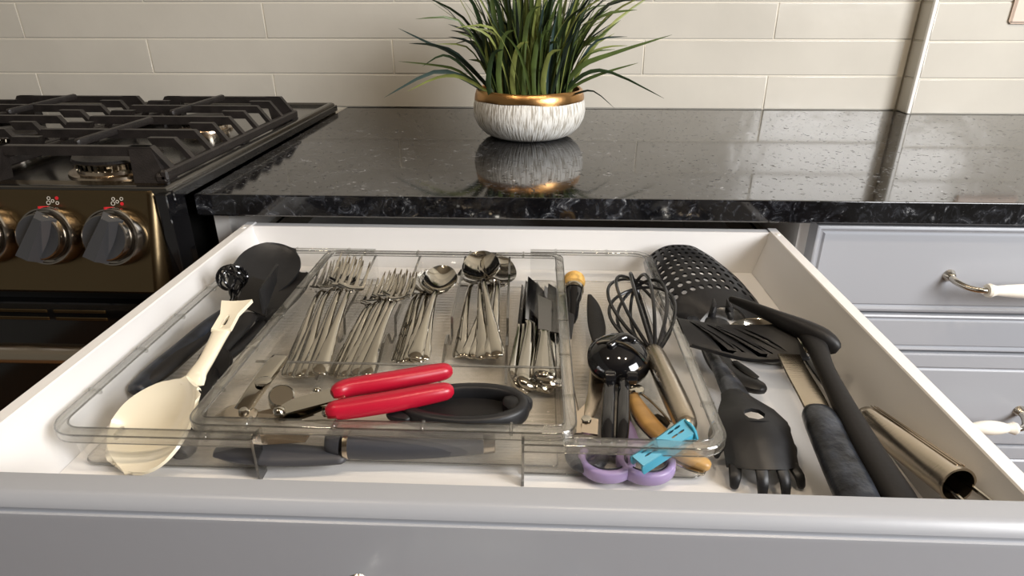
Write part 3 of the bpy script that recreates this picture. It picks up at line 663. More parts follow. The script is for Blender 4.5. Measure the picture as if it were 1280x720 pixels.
# ------------------------------------------------------------------ clear expandable organiser
og = thing('drawer_organizer', (-0.06, -0.19, ZF), 'clear acrylic expandable cutlery tray with fork spoon and knife slots in the open drawer', 'organizer')
def rounded(x0, x1, y0, y1, r, openside=None, n=6):
    cs = {'fl': (x0 + r, y0 + r, 180), 'fr': (x1 - r, y0 + r, 270), 'br': (x1 - r, y1 - r, 0), 'bl': (x0 + r, y1 - r, 90)}
    def arc(c): return [(cs[c][0] + r * math.cos(R(cs[c][2] + 90 * i / n)), cs[c][1] + r * math.sin(R(cs[c][2] + 90 * i / n))) for i in range(n + 1)]
    if openside == 'r': return [(x1, y1)] + arc('bl') + arc('fl') + [(x1, y0)], False
    if openside == 'l': return [(x0, y0)] + arc('fr') + arc('br') + [(x0, y1)], False
    return arc('fl') + arc('fr') + arc('br') + arc('bl'), True
def tray(x0, x1, y0, y1, z0, z1, r, openside=None, label=None):
    path, closed = rounded(x0, x1, y0, y1, r, openside)
    # section: (distance inwards from the outer rim, height)
    sec = [(0.0125, z0), (0.0085, z1 - 0.0015), (0.0075, z1), (0.0008, z1), (0.0, z1 - 0.001), (0.0, z1 - 0.0065), (0.0016, z1 - 0.0065), (0.0018, z1 - 0.0022), (0.0062, z1 - 0.0022), (0.0105, z0)]
    n = len(path); m = len(sec); rim = MB(); wl = MB()
    norms = []
    for i in range(n):
        a = path[(i - 1) % n] if closed or i > 0 else path[0]; b = path[(i + 1) % n] if closed or i < n - 1 else path[-1]
        t = V((b[0] - a[0], b[1] - a[1], 0)).normalized(); norms.append(V((-t.y, t.x, 0)))
    def strip(mb, idx, cl):
        vs = [V((path[i][0], path[i][1], 0)) + norms[i] * sec[k][0] + V((0, 0, sec[k][1])) for i in range(n) for k in idx]
        L = len(idx); fs = []
        for i in range(n if closed else n - 1):
            for k in range(L if cl else L - 1):
                k2 = (k + 1) % L; i2 = (i + 1) % n
                fs.append((i * L + k, i * L + k2, i2 * L + k2, i2 * L + k))
        if not closed and cl: fs += [tuple(range(L)), tuple((n - 1) * L + k for k in range(L))[::-1]]
        mb.add(vs, fs)
    strip(wl, [0, 1, 8, 9], True); strip(rim, [1, 2, 3, 4, 5, 6, 7, 8], True)
    w_ = wl.build('tray', M_clear, og, smooth=40, label=label)
    rm = rim.build('rim', M_rim, w_, smooth=30)
    for d_, z_, r_ in ((0.0006, z1 - 0.0008, .00055), (0.0082, z1 - 0.0004, .00065), (0.0004, z1 - 0.0062, .00035)):
        pts = [(path[i][0] + norms[i].x * d_, path[i][1] + norms[i].y * d_, z_) for i in range(n)]
        MB().sweep([(p, r_, r_) for p in pts], n=6, k=1, closed=closed, rnd=False).build('rim_bead', M_edge, w_, smooth=80)  # thin tinted tubes added to draw dark refraction lines on the rim
    pts = [(path[i][0] + norms[i].x * .0118, path[i][1] + norms[i].y * .0118, z0 + .0008) for i in range(n)]
    MB().sweep([(p, .0006, .0006) for p in pts], n=6, k=1, closed=closed, rnd=False).build('base_dark_line', M_edge, w_, smooth=80)  # same painted refraction line around the base
    # small clear lugs moulded along the rim
    lg = []
    for i in range(n if closed else n - 1):
        a = V(path[i] + (0,)); b = V(path[(i + 1) % n] + (0,)); L = (b - a).length
        if L > 0.05:
            k = int(L / 0.055)
            for j in range(k):
                p = a.lerp(b, (j + .5) / k) + norms[i] * 0.0035 + V((0, 0, z1)); t = (b - a).normalized()
                M = Matrix.Translation(p) @ Matrix((t, norms[i], V((0, 0, 1)))).transposed().to_4x4(); lg.append(M)
    for M in lg: MB().rbox(-.0012, .0012, -.0032, .0060, -.0035, .0012, .0006, M).build('lug', M_rim, w_)
    # floor plate
    ins = 0.0122; fl = [(p[0] + norms[i].x * ins, p[1] + norms[i].y * ins) for i, p in enumerate(path)]
    MB().poly(fl, z0, z0 + 0.0018).build('floor_plate', M_ribbed, w_, smooth=0, label='ribbed clear base')
    return w_
TZ = ZF + 0.0006
tray(-0.2835, -0.1440, -0.3600, -0.0240, TZ, 0.8605, 0.022, 'r', 'clear side tray on the left')
tray(0.0290, 0.1605, -0.3575, -0.0185, TZ, 0.8605, 0.020, 'l', 'clear side tray on the right')
ctr = tray(-0.1910, 0.0640, -0.3535, -0.0440, TZ + 0.0030, 0.8665, 0.014, None, 'clear centre tray with slots')
# end plates where the side trays stop
MB().box(-0.1442, -0.1424, -0.3600, -0.3495, TZ, 0.8605).build('end_rib', M_edge, og, smooth=0); MB().box(0.0284, 0.0302, -0.3575, -0.3495, TZ, 0.8605).build('end_rib', M_edge, og, smooth=0)
ZC = TZ + 0.0049     # upper face of the centre tray's base
MB().box(-0.1815, 0.0545, -0.2620, -0.2602, ZC, 0.8570).build('cross_divider', M_clear, og, smooth=0)
MB().box(-0.1815, 0.0545, -0.2623, -0.2599, 0.8570, 0.8578).build('divider_edge', M_edge, og, smooth=0)
for xb, xf in ((-0.1358, -0.1369), (-0.0880, -0.0915), (-0.0397, -0.0385), (0.0072, 0.0135)):
    # finger scoop: the divider dips low two thirds of the way to the front
    prof = [(-0.0530, .8640), (-0.0580, .8640), (-0.090, .8600), (-0.150, .8560), (-0.176, .8545), (-0.181, .8380), (-0.188, .8370), (-0.197, .8385), (-0.2035, .8520), (-0.210, .8545), (-0.222, .8530), (-0.240, .8450), (-0.2595, .8405)]
    f = lambda y: xb + (xf - xb) * (y + 0.053) / (-0.2065)
    vs = []
    for y, z in prof:
        x = f(y); vs += [(x - .0009, y, ZC), (x + .0009, y, ZC), (x + .0009, y, z), (x - .0009, y, z)]
    n = len(prof); fs = [(0, 1, 2, 3), tuple((n - 1) * 4 + i for i in (3, 2, 1, 0))] + [(i * 4 + k, i * 4 + 4 + k, i * 4 + 4 + (k + 1) % 4, i * 4 + (k + 1) % 4) for i in range(n - 1) for k in range(4)]
    dv = MB().add(vs, fs).build('divider', M_clear, og, smooth=0)
    vs = []
    for y, z in prof:
        x = f(y); vs += [(x - .0011, y, z), (x + .0011, y, z), (x + .0011, y, z + .0008), (x - .0011, y, z + .0008)]
    MB().add(vs, fs).build('divider_edge', M_edge, dv, smooth=0)

# ------------------------------------------------------------------ cutlery (length along +y, bowl or tines at +y)
def handle_mesh(L, we, wn, arch):
    s = lambda u, w_, t, z: ((0, u * L, z), w_, t)
    return MB().sweep([s(.012, we * .80, .0014, .0010), s(.05, we, .0024, .0014), s(.16, we * .80, .0028, .003), s(.36, wn * 1.35, .0026, .0065 * arch), s(.56, wn, .0022, .0080 * arch), s(.66, wn * 1.05, .0017, .0065 * arch)], (0, 0, 1), 12, 4)
def make_spoon(name, label, group, L, bw):
    t = thing(name, (0, 0, 0), label, 'spoon', group)
    handle_mesh(L, .0070, .0027, 1).build('handle', M_chrome, t, local=True)
    MB().bowl((0, L * .655, .0066), (0, L, .0060), bw, .0078, .0011, m=18, n=12, egg=-.08, w0=.25, dp=.7).build('bowl', M_chrome, t, local=True, smooth=60)
    return t
def make_fork(name, label, group, L, hw):
    t = thing(name, (0, 0, 0), label, 'fork', group)
    handle_mesh(L, .0070, .0027, 1).build('handle', M_chrome, t, local=True)
    y0, y1, y2 = L * .655, L * .755, L
    def fn(u, v):
        y = y0 + (y1 - y0) * u; w_ = .0032 + (hw - .0032) * (0.5 - 0.5 * math.cos(math.pi * min(u * 1.25, 1)))
        return V(((2 * v - 1) * w_, y, .0065 - .0040 * math.sin(u * math.pi / 2) + .0018 * (2 * v - 1) ** 2))
    MB().sheet(fn, 8, 6, .0014).build('head', M_chrome, t, local=True, smooth=60)
    for k in range(4):
        x = hw * (-0.84 + 0.56 * k)
        MB().sweep([((x, y1 - .001, .0026), .0018, .0009), ((x, y1 + (y2 - y1) * .4, .0020), .0015, .0010), ((x * .97, y1 + (y2 - y1) * .8, .0050), .0012, .0009), ((x * .95, y2, .0080), .0005, .0005)], n=8, k=3, pw=3).build('tine', M_chrome, t, local=True)
    return t
def make_knife(name, label, group, L, bw):
    t = thing(name, (0, 0, 0), label, 'knife', group)
    MB().sweep([((0, .003, 0), .0075, .0035), ((0, .012, 0), .0098, .0046), ((0, L * .2, 0), .0085, .0040), ((0, L * .40, 0), .0058, .0032), ((0, L * .50, 0), .0048, .0028), ((0, L * .53, 0), .0055, .0022)], n=14, k=4).build('handle', M_chrome, t, local=True)
    def fn(u, v):
        y = L * (.53 + .47 * u); a = -.0060; b = bw - .0060
        b2 = b * (1 - max(0, (u - .72) / .28) ** 2.2 * 1.0) + a * (max(0, (u - .72) / .28) ** 2.2) * 0.95
        return V((a + (b2 - a) * v, y, 0.0004))
    MB().sheet(fn, 12, 2, .0011).build('blade', M_blade, t, local=True)
    n = 14
    return t
def place(o, A, B, L, roll=0.0):
    A, B = V(A), V(B); d = (B - A); y = d.normalized(); x = y.cross(V((0, 0, 1))).normalized(); z = x.cross(y)
    M = Matrix.Translation(A) @ Matrix((x, y, z)).transposed().to_4x4() @ Matrix.Rotation(R(roll * (2.2 if abs(roll) < 11 else 1)), 4, 'Y')
    s = d.length / L
    o.matrix_world = M; o.location = A; o.rotation_euler = M.to_euler(); o.scale = (1, s, 1)
def row(maker, items, L, labels=None):
    first = None
    for i, it in enumerate(items):
        o = maker if i == 0 else copy_tree(maker)
        if labels: o['label'] = labels[i]
        place(o, it[0], it[1], L, it[2] if len(it) > 2 else 0)
# dinner forks, left slot
ff = make_fork('dinner_fork', 'dinner fork in the stack of long forks in the leftmost cutlery slot', 'long forks in the leftmost slot', .20, .0125)
row(ff, [((-0.1635, -0.2504, 0.8360), (-0.1907, -0.0423, 0.8430), 0), ((-0.1587, -0.2526, 0.8360), (-0.1826, -0.0469, 0.8470), 6), ((-0.1529, -0.2555, 0.8380), (-0.1739, -0.0538, 0.8510), -4), ((-0.1453, -0.2559, 0.8400), (-0.1660, -0.0520, 0.8560), 8), ((-0.1404, -0.2584, 0.8410), (-0.1558, -0.0683, 0.8610), -3), ((-0.1352, -0.2579, 0.8430), (-0.1449, -0.0885, 0.8660), 7)], .20)
sf = make_fork('salad_fork', 'short fork in the stack of small forks in the second cutlery slot', 'short forks in the second slot', .18, .0115)
row(sf, [((-0.1259, -0.2489, 0.8360), (-0.1241, -0.0842, 0.8420), 0), ((-0.1202, -0.2526, 0.8370), (-0.1169, -0.0847, 0.8460), -5), ((-0.1149, -0.2543, 0.8390), (-0.1114, -0.0853, 0.8500), 4), ((-0.1084, -0.2583, 0.8410), (-0.1043, -0.0859, 0.8540), -3), ((-0.1042, -0.2589, 0.8430), (-0.0981, -0.0948, 0.8580), 5), ((-0.0975, -0.2618, 0.8450), (-0.0890, -0.1114, 0.8620), -4)], .18)
ts = make_spoon('teaspoon', 'teaspoon in the stack of small spoons in the middle cutlery slot', 'small spoons in the middle slot', .165, .0165)
row(ts, [((-0.0799, -0.2223, 0.8360), (-0.0832, -0.0531, 0.8400), -8), ((-0.0747, -0.2276, 0.8370), (-0.0783, -0.0555, 0.8430), -5), ((-0.0679, -0.2306, 0.8390), (-0.0749, -0.0601, 0.8460), 5), ((-0.0621, -0.2323, 0.8410), (-0.0685, -0.0669, 0.8500), 6), ((-0.0573, -0.2329, 0.8430), (-0.0624, -0.0781, 0.8540), 0), ((-0.0629, -0.2339, 0.8450), (-0.0584, -0.0814, 0.8600), 3)], .165)
tb = make_spoon('tablespoon', 'tablespoon in the stack of large spoons in the fourth cutlery slot', 'large spoons in the fourth slot', .20, .0200)
row(tb, [((-0.0285, -0.2150, 0.8360), (-0.0297, -0.0196, 0.8420), -8), ((-0.0207, -0.2177, 0.8370), (-0.0115, -0.0213, 0.8430), 10), ((-0.0135, -0.2220, 0.8390), (-0.0094, -0.0239, 0.8480), 10), ((-0.0071, -0.2250, 0.8410), (-0.0257, -0.0319, 0.8510), -5), ((-0.0004, -0.2251, 0.8420), (-0.0069, -0.0340, 0.8550), 8), ((0.0049, -0.2253, 0.8430), (-0.0260, -0.0452, 0.8620), -4)], .20)
kn = make_knife('table_knife', 'table knife standing on edge in the rightmost cutlery slot', 'table knives in the rightmost slot', .21, .0205)
row(kn, [((0.0209, -0.2599, 0.8410), (0.0236, -0.0928, 0.8450), 62), ((0.0260, -0.2656, 0.8390), (0.0291, -0.0829, 0.8460), 40), ((0.0304, -0.2700, 0.8450), (0.0323, -0.0863, 0.8530), 28), ((0.0371, -0.2637, 0.8410), (0.0390, -0.0843, 0.8450), 55), ((0.0427, -0.2649, 0.8390), (0.0488, -0.0896, 0.8440), 35), ((0.0469, -0.2656, 0.8440), (0.0535, -0.0947, 0.8500), 18), ((0.0443, -0.2660, 0.8500), (0.0435, -0.1360, 0.8570), 12)], .21)

def relabel(names, label): 
    for nm in names: bpy.data.objects[nm]['label'] = label
relabel(['dinner_fork.005'], 'topmost and rightmost long fork of the stack in the leftmost slot')
relabel(['dinner_fork'], 'lowest and leftmost long fork of the stack in the leftmost slot')
relabel(['salad_fork.005'], 'topmost and rightmost short fork of the stack in the second slot')
relabel(['salad_fork'], 'lowest and leftmost short fork of the stack in the second slot')
relabel(['teaspoon.005'], 'topmost small spoon with its bowl uncovered in the middle slot')
relabel(['teaspoon'], 'lowest and leftmost small spoon in the middle slot')
relabel(['tablespoon.005'], 'topmost large spoon with its whole bowl uncovered in the fourth slot')
relabel(['tablespoon.004'], 'uppermost of the large spoons leaning right in the fourth slot')
relabel(['table_knife'], 'leftmost table knife standing on edge in the rightmost cutlery slot')
relabel(['table_knife.005'], 'rightmost table knife in the rightmost cutlery slot')
relabel(['table_knife.006'], 'short-looking table knife lying flat on top of the other knives')
relabel(['table_knife.002'], 'table knife on top at the left with its blade tip highest')

# ------------------------------------------------------------------ front compartment: can opener and tools
def G2(name, A, B, C, D, th, m, parent, **k):
    # flat plate through four corners, thickness th downwards
    A, B, C, D = map(V, (A, B, C, D)); n = (B - A).cross(D - A).normalized(); n = n if n.z > 0 else -n
    vs = [A, B, C, D] + [p - n * th for p in (A, B, C, D)]
    return MB().add(vs, [(0, 1, 2, 3), (7, 6, 5, 4), (0, 4, 5, 1), (1, 5, 6, 2), (2, 6, 7, 3), (3, 7, 4, 0)]).build(name, m, parent, smooth=0, **k)
co = thing('can_opener', (-0.0670, -0.3202, 0.8620), 'can opener with two red grips lying across the front of the cutlery tray', 'can opener')
MB().sweep([((-0.0957, -0.3237, 0.8740), .0058, .0060), ((-0.0883, -0.3185, 0.8740), .0064, .0064), ((-0.0628, -0.3096, 0.8740), .0068, .0066), ((-0.0395, -0.2988, 0.8730), .0068, .0064), ((-0.0282, -0.2942, 0.8730), .0060, .0058)], n=16, k=4, pw=2.4).build('grip', M_red, co, label='upper red grip')
MB().sweep([((-0.0946, -0.3399, 0.8700), .0062, .0062), ((-0.0838, -0.3368, 0.8700), .0068, .0066), ((-0.0586, -0.3299, 0.8710), .0070, .0068), ((-0.0357, -0.3221, 0.8720), .0068, .0064), ((-0.0244, -0.3178, 0.8720), .0060, .0058)], n=16, k=4, pw=2.4).build('grip', M_red, co, label='lower red grip')
G2('arm', (-0.1378, -0.3330, 0.8690), (-0.1285, -0.3436, 0.8685), (-0.0893, -0.3309, 0.8740), (-0.0963, -0.3177, 0.8745), .0016, M_chrome, co)
G2('arm', (-0.1335, -0.3322, 0.8640), (-0.1306, -0.3453, 0.8640), (-0.0910, -0.3484, 0.8700), (-0.0948, -0.3351, 0.8710), .0016, M_chrome, co)
G2('jaw', (-0.1532, -0.3310, 0.8600), (-0.1422, -0.3425, 0.8590), (-0.1059, -0.3400, 0.8640), (-0.1084, -0.3230, 0.8700), .0020, M_steel, co)
MB().cyl((-0.1362, -0.3245, 0.8650), (-0.1335, -0.3285, 0.8730), .0085, n=22, bev=.001).build('gear', M_chrome, co, smooth=30)
MB().lathe([(.0042, 0), (.0040, .0012), (.0026, .0026), (.0001, .0032)], 18, Matrix.Translation((-0.1309, -0.3411, 0.8692))).build('rivet', M_chrome, co, smooth=80)
for c_ in ((-0.0994, -0.3416, 0.8692), (-0.1125, -0.3197, 0.8722)): MB().lathe([(.0030, 0), (.0028, .0008), (.0016, .0015), (.0001, .0018)], 16, Matrix.Translation(c_)).build('rivet', M_chrome, co, smooth=80)
lv = thing('folding_bottle_opener', (-0.1633, -0.2992, 0.8550), 'chrome lever opener leaning behind the can opener jaw in the tray corner', 'bottle opener')
MB().sweep([((-0.1560, -0.2739, 0.8690), .0062, .0022), ((-0.1574, -0.2936, 0.8680), .0066, .0024), ((-0.1588, -0.3153, 0.8660), .0062, .0024), ((-0.1610, -0.3314, 0.8620), .0058, .0022)], n=14, k=3, pw=5).build('lever', M_chrome, lv, smooth=30)
MB().lathe([(.0060, 0), (.0058, .0008), (.004, .0013), (.0001, .0015)], 22, Matrix.Translation((-0.1546, -0.3085, 0.8702))).build('rivet', M_chrome, lv)
MB().sweep([((-0.1767, -0.3378, 0.8590), .0030, .0012), ((-0.1695, -0.3345, 0.8620), .0085, .0013), ((-0.1590, -0.3359, 0.8620), .0105, .0013), ((-0.1514, -0.3355, 0.8600), .0075, .0013)], n=14, k=3, pw=3).build('plate', M_steel, lv, smooth=30)
MB().lathe([(.0034, 0), (.0034, .002), (.0025, .003), (.0001, .0034)], 16, Matrix.Translation((-0.1581, -0.3351, 0.8628))).build('screw', M_chrome, lv)
# black oval ring handle
rg = thing('jar_opener', (-0.0155, -0.3148, 0.8550), 'black rubber oval jar opener ring under the red can opener grips', 'jar opener')
c = V((-0.0116, -0.3226, 0.8620)); pts = []
for i in range(24):
    a = 2 * math.pi * i / 24; pts.append((tuple(c + V((.0405 * math.cos(a), .0190 * math.sin(a) * (1 + .12 * math.cos(a)), .0012 * math.cos(a)))), .0042, .0066))
MB().sweep(pts, n=12, k=2, pw=3.2, closed=True).build('ring', M_black, rg, smooth=50)
MB().lathe([(.0395, -.0040), (.0395, -.0022), (.0001, -.0022)], 36, Matrix.Translation(c) @ Matrix.Diagonal((1, .46, 1, 1))).build('web', M_blackm, rg)
MB().sweep([((-0.0473, -0.3308, 0.8610), .0085, .0035), ((-0.0552, -0.3293, 0.8610), .0080, .0035), ((-0.0599, -0.3277, 0.8610), .006, .003)], n=12, k=3, pw=3).build('stub', M_black, rg)
MB().sweep([((0.0210, -0.3217, 0.8630), .0100, .0056), ((0.0290, -0.3158, 0.8630), .0075, .0054)], (0,0,1), n=12, k=3, pw=3).build('tab', M_black, rg)
# dark handled tools lying on the tray floor
t1 = thing('corkscrew', (-0.0422, -0.3427, 0.8400), 'dark grey handled tool with a silver collar and end cap low in the front compartment', 'kitchen tool')
MB().sweep([((-0.0867, -0.3403, 0.8440), .0108, .0095), ((-0.0695, -0.3401, 0.8430), .0105, .0093), ((-0.0323, -0.3373, 0.8420), .0095, .0085), ((0.0013, -0.3321, 0.8410), .0082, .0075)], n=18, k=3, rnd=False).build('handle', M_grey, t1)
MB().sweep([((-0.0899, -0.3405, 0.8440), .0113, .0100), ((-0.0867, -0.3403, 0.8440), .0113, .0100)], n=18, k=1, rnd=False).build('collar', M_steel, t1)
MB().sweep([((0.0018, -0.3321, 0.8410), .0083, .0077), ((0.0088, -0.3310, 0.8410), .0080, .0075), ((0.0099, -0.3309, 0.8410), .0070, .0065)], n=18, k=1, rnd=False).build('end_cap', M_steel, t1)
MB().sweep([((-0.1041, -0.3385, 0.8440), .0040, .0040), ((-0.1019, -0.3384, 0.8440), .0082, .0075), ((-0.0968, -0.3391, 0.8440), .0100, .0090), ((-0.0912, -0.3397, 0.8440), .0106, .0096)], n=18, k=3, rnd=False).build('shoulder', M_grey, t1)
t2 = thing('serrated_peeler', (-0.1452, -0.3427, 0.8400), 'dark round-ended peeler with a serrated warm steel blade in the tray corner', 'peeler')
MB().sweep([((-0.1722, -0.3413, 0.8400), .0120, .0040), ((-0.1550, -0.3456, 0.8400), .0125, .0045), ((-0.1326, -0.3476, 0.8390), .0110, .0045), ((-0.1087, -0.3470, 0.8380), .0090, .0045), ((-0.0913, -0.3455, 0.8380), .0080, .004)], n=16, k=4).build('handle', M_grey, t2)
b0, b1 = V((-0.1476, -0.3505, 0.8520)), V((-0.1131, -0.3457, 0.8520)); dd = (b1 - b0)
G2('blade', (-0.1503, -0.3464, 0.8520), (-0.1494, -0.3504, 0.8480), (-0.1153, -0.3457, 0.8480), (-0.1116, -0.3406, 0.8520), .0008, M_copper, t2, label='warm steel blade')
mb = MB()
for i in range(26):
    p = V((-0.1483, -0.3460, 0.8524)).lerp(V((-0.1156, -0.3413, 0.8524)), i / 25); mb.cyl(p, p + V((0, .0020, .0002)), .0006, .0001, n=6)
mb.build('teeth', M_copper, t2, kind='stuff')

# ------------------------------------------------------------------ left side tray
cs = thing('serving_spoon', (-0.2354, -0.3200, 0.8400), 'large cream nylon serving spoon across the left side tray', 'spoon')
MB().bowl((-0.2027, -0.3111, 0.8700), (-0.2430, -0.3551, 0.8335), .0360, .0105, .0022, m=22, n=16, egg=.22, w0=.26, dp=.85, up=(0.05, -0.10, 1)).build('bowl', M_cream, cs, smooth=70)
def slotted_handle(mb):
    pass
MB().sweep([((-0.2059, -0.3094, 0.8668), .0086, .0010), ((-0.2058, -0.3043, 0.8688), .0078, .0022), ((-0.2055, -0.2992, 0.8710), .0064, .0034), ((-0.2047, -0.2876, 0.8740), .0056, .0032), ((-0.2069, -0.2637, 0.8780), .0062, .0030), ((-0.2098, -0.2477, 0.8790), .0076, .0026)], n=16, k=5, pw=2.6).build('handle', M_cream, cs, smooth=60)
hA, hB = V((-0.2076, -0.2551, 0.8788)), V((-0.2128, -0.2130, 0.8830))
def fnh(u, v):
    p = hA.lerp(hB, u); s_ = (hB - hA).cross(V((0, 0, 1))).normalized(); w_ = .0078 + .0050 * u ** 2.2 - (0.0012 * math.sin(u * math.pi))
    return p + s_ * ((2 * v - 1) * w_) + V((0, 0, .0010 * (2 * v - 1) ** 2))
MB().sheet(fnh, 2, 3, .0030, holes=lambda i, j: (0.98, 0.8) if (j == 1 and i == 0) else False).build('hanging_end', M_cream, cs, smooth=60, label='flared end with a hanging slot')

bs = thing('solid_spoon', (-0.2453, -0.0803, 0.8500), 'big matt black nylon spoon propped in the back corner of the left side tray', 'spoon')
MB().bowl((-0.2442, -0.1531, 0.8530), (-0.2279, -0.0667, 0.8800), .0300, .0080, .0020, m=18, n=14, egg=.2, w0=.3, up=(.2, -.6, .75)).build('bowl', M_black, bs, smooth=70)
MB().sweep([((-0.2409, -0.1505, 0.8560), .006, .003), ((-0.2457, -0.1633, 0.8530), .0068, .0045), ((-0.2555, -0.1881, 0.8500), .0070, .0050), ((-0.2652, -0.2235, 0.8440), .0078, .0055), ((-0.2718, -0.2491, 0.8400), .0085, .006), ((-0.2736, -0.2740, 0.8380), .0080, .0055)], n=12, k=4).build('handle', M_navy, bs, label='speckled navy handle')
wb = thing('coil_whisk', (-0.2785, -0.0920, 0.8500), 'glossy black coiled wire ball head standing above the left tray rim', 'whisk')
cc = V((-0.2549, -0.1349, 0.8720))
for k in range(7):
    ax = V((math.cos(k * .9), math.sin(k * .9), .35 * math.sin(k * 2.1))).normalized(); M = frame(ax)
    MB().tube([tuple(cc + M @ V((.0135 * math.cos(a), .0118 * math.sin(a), .0022 * math.sin(2 * a + k)))) for a in [2 * math.pi * i / 14 for i in range(14)]], .0013, 8, 2, True).build('coil', M_gloss, wb)
MB().sweep([(tuple(cc + V((.004, -.002, -.010))), .0045, .0045), ((-0.2440, -0.1558, 0.8560), .0050, .0050), ((-0.2497, -0.1722, 0.8500), .0042, .0042)], n=12, k=4).build('neck', M_gloss, wb)
MB().sweep([((-0.2497, -0.1683, 0.8480), .0062, .0050), ((-0.2559, -0.1894, 0.8450), .0075, .0060), ((-0.2619, -0.2239, 0.8420), .0082, .0062), ((-0.2660, -0.2489, 0.8400), .0082, .0060), ((-0.2717, -0.2687, 0.8375), .0060, .0050)], n=12, k=4).build('handle', M_blackm, wb)
wt = thing('angled_turner', (-0.2346, -0.1551, 0.8500), 'matt black turner with a raised fin beside the coiled wire head', 'turner')
def fq(A, B, C, D, bulge=0.0):
    A, B, C, D = map(V, (A, B, C, D))
    return lambda u, v: (A.lerp(B, u)).lerp(D.lerp(C, u), v) + V((0, 0, bulge * (1 - (2 * v - 1) ** 2)))
MB().sheet(fq((-0.2353, -0.1752, 0.8640), (-0.1985, -0.1974, 0.8640), (-0.2140, -0.1471, 0.8740), (-0.2343, -0.1368, 0.8740), .002), 6, 6, .002).build('blade', M_blackm, wt, smooth=60)
MB().sheet(fq((-0.2004, -0.1944, 0.8640), (-0.2085, -0.1424, 0.8720), (-0.2042, -0.1424, 0.8900), (-0.2046, -0.1862, 0.8840), .001), 6, 4, .002).build('fin', M_black, wt, smooth=60)
MB().sweep([((-0.2170, -0.1888, 0.8600), .0085, .0030), ((-0.2179, -0.2082, 0.8560), .0070, .0040), ((-0.2238, -0.2424, 0.8500), .0060, .0045), ((-0.2306, -0.2769, 0.8440), .0065, .0048), ((-0.2362, -0.3028, 0.8400), .0070, .0050)], n=12, k=4).build('handle', M_blackm, wt)
sp2 = thing('nylon_spatula', (-0.2142, -0.1429, 0.8400), 'matt black spatula with a ring collar and rounded handle end under the cream spoon', 'spatula')
MB().bowl((-0.2096, -0.1847, 0.8500), (-0.2041, -0.0862, 0.8560), .0160, .0020, .0030, m=14, n=8, egg=.1, w0=.4, dp=.4).build('blade', M_blackm, sp2, smooth=60)
MB().sweep([((-0.2088, -0.1624, 0.8500), .0070, .0035), ((-0.2104, -0.1871, 0.8480), .0060, .0042), ((-0.2156, -0.2222, 0.8460), .0055, .0045), ((-0.2219, -0.2462, 0.8440), .0056, .0048), ((-0.2167, -0.2842, 0.8420), .0075, .0060), ((-0.2069, -0.3189, 0.8400), .0085, .0068), ((-0.2010, -0.3442, 0.8380), .0088, .0070)], n=14, k=4).build('handle', M_blackm, sp2)
cq = V((-0.2206, -0.2514, 0.8450)); dr = (V((-0.2167, -0.2842, 0.8420)) - V((-0.2188, -0.2338, 0.8450))).normalized()
MB().lathe([(.0060, -.0028), (.0135, -.0024), (.0140, 0), (.0135, .0024), (.0060, .0028)], 26, Matrix.Translation(cq + V((0, 0, .004))) @ frame(dr + V((0, 0, .9))).to_4x4()).build('collar', M_blackm, sp2)

# ------------------------------------------------------------------ right side tray
bt = thing('bottle_stopper', (0.0727, -0.1048, 0.8400), 'bottle pourer with a round cork top and black chrome-collared body', 'bottle stopper')
ax = (V((0.0740, -0.0959, 0.8580)) - V((0.0699, -0.1513, 0.8400))); base = V((0.0699, -0.1513, 0.8400))
Mx = Matrix.Translation(base) @ frame(ax).to_4x4(); L = ax.length
MB().lathe([(.0035, 0), (.0055, L * .1), (.0062, L * .42), (.0080, L * .55), (.0088, L * .70)], 20, Mx).build('body', M_gloss, bt)
MB().lathe([(.0095, L * .71), (.0100, L * .73), (.0098, L * .80), (.0080, L * .83)], 24, Mx).build('collar', M_chrome, bt)
MB().lathe([(.0060, L * .83), (.0100, L * .86), (.0110, L * .95), (.0102, L * 1.04), (.0070, L * 1.11), (.0001, L * 1.13)], 24, Mx).build('cork', M_cork, bt)
tg = thing('kitchen_tongs', (0.0687, -0.2982, 0.8400), 'steel tongs with black scalloped tips opened in the right side tray', 'tongs')
for side_, lab in ((0, 'left arm'), (1, 'right arm')):
    pa = [((0.0659, -0.3149, 0.8440), .0042, .0020), ((0.0635, -0.2812, 0.8420), .0040, .0020), ((0.0623, -0.2347, 0.8410), .0040, .0018), ((0.0636, -0.1811, 0.8410), .0042, .0018)] if side_ == 0 else [((0.0699, -0.3129, 0.8440), .0042, .0020), ((0.0803, -0.2806, 0.8420), .0055, .0020), ((0.0864, -0.2338, 0.8410), .0058, .0018), ((0.0908, -0.1872, 0.8410), .0056, .0018)]
    MB().sweep(pa, n=12, k=4, pw=5).build('arm', M_copper, tg, smooth=35)
    tip = [((0.0633, -0.1872, 0.8420), .0048, .0026), ((0.0640, -0.1667, 0.8430), .0062, .0030), ((0.0669, -0.1478, 0.8440), .0056, .0030), ((0.0700, -0.1291, 0.8440), .0024, .002)] if side_ == 0 else [((0.0909, -0.1932, 0.8420), .0052, .0026), ((0.0917, -0.1656, 0.8430), .0080, .0030), ((0.0914, -0.1300, 0.8440), .0066, .0030), ((0.0892, -0.1053, 0.8450), .0022, .002)]
    MB().sweep(tip, n=12, k=4, pw=3).build('tip', M_blackm, tg, label='black nylon tip')
G2('hinge_plate', (0.0657, -0.3055, 0.8480), (0.0636, -0.3270, 0.8470), (0.0690, -0.3267, 0.8470), (0.0725, -0.2953, 0.8485), .0016, M_copper, tg)
G2('hinge_plate', (0.0698, -0.3109, 0.8500), (0.0682, -0.3285, 0.8490), (0.0788, -0.3307, 0.8490), (0.0806, -0.3151, 0.8500), .0016, M_copper, tg)
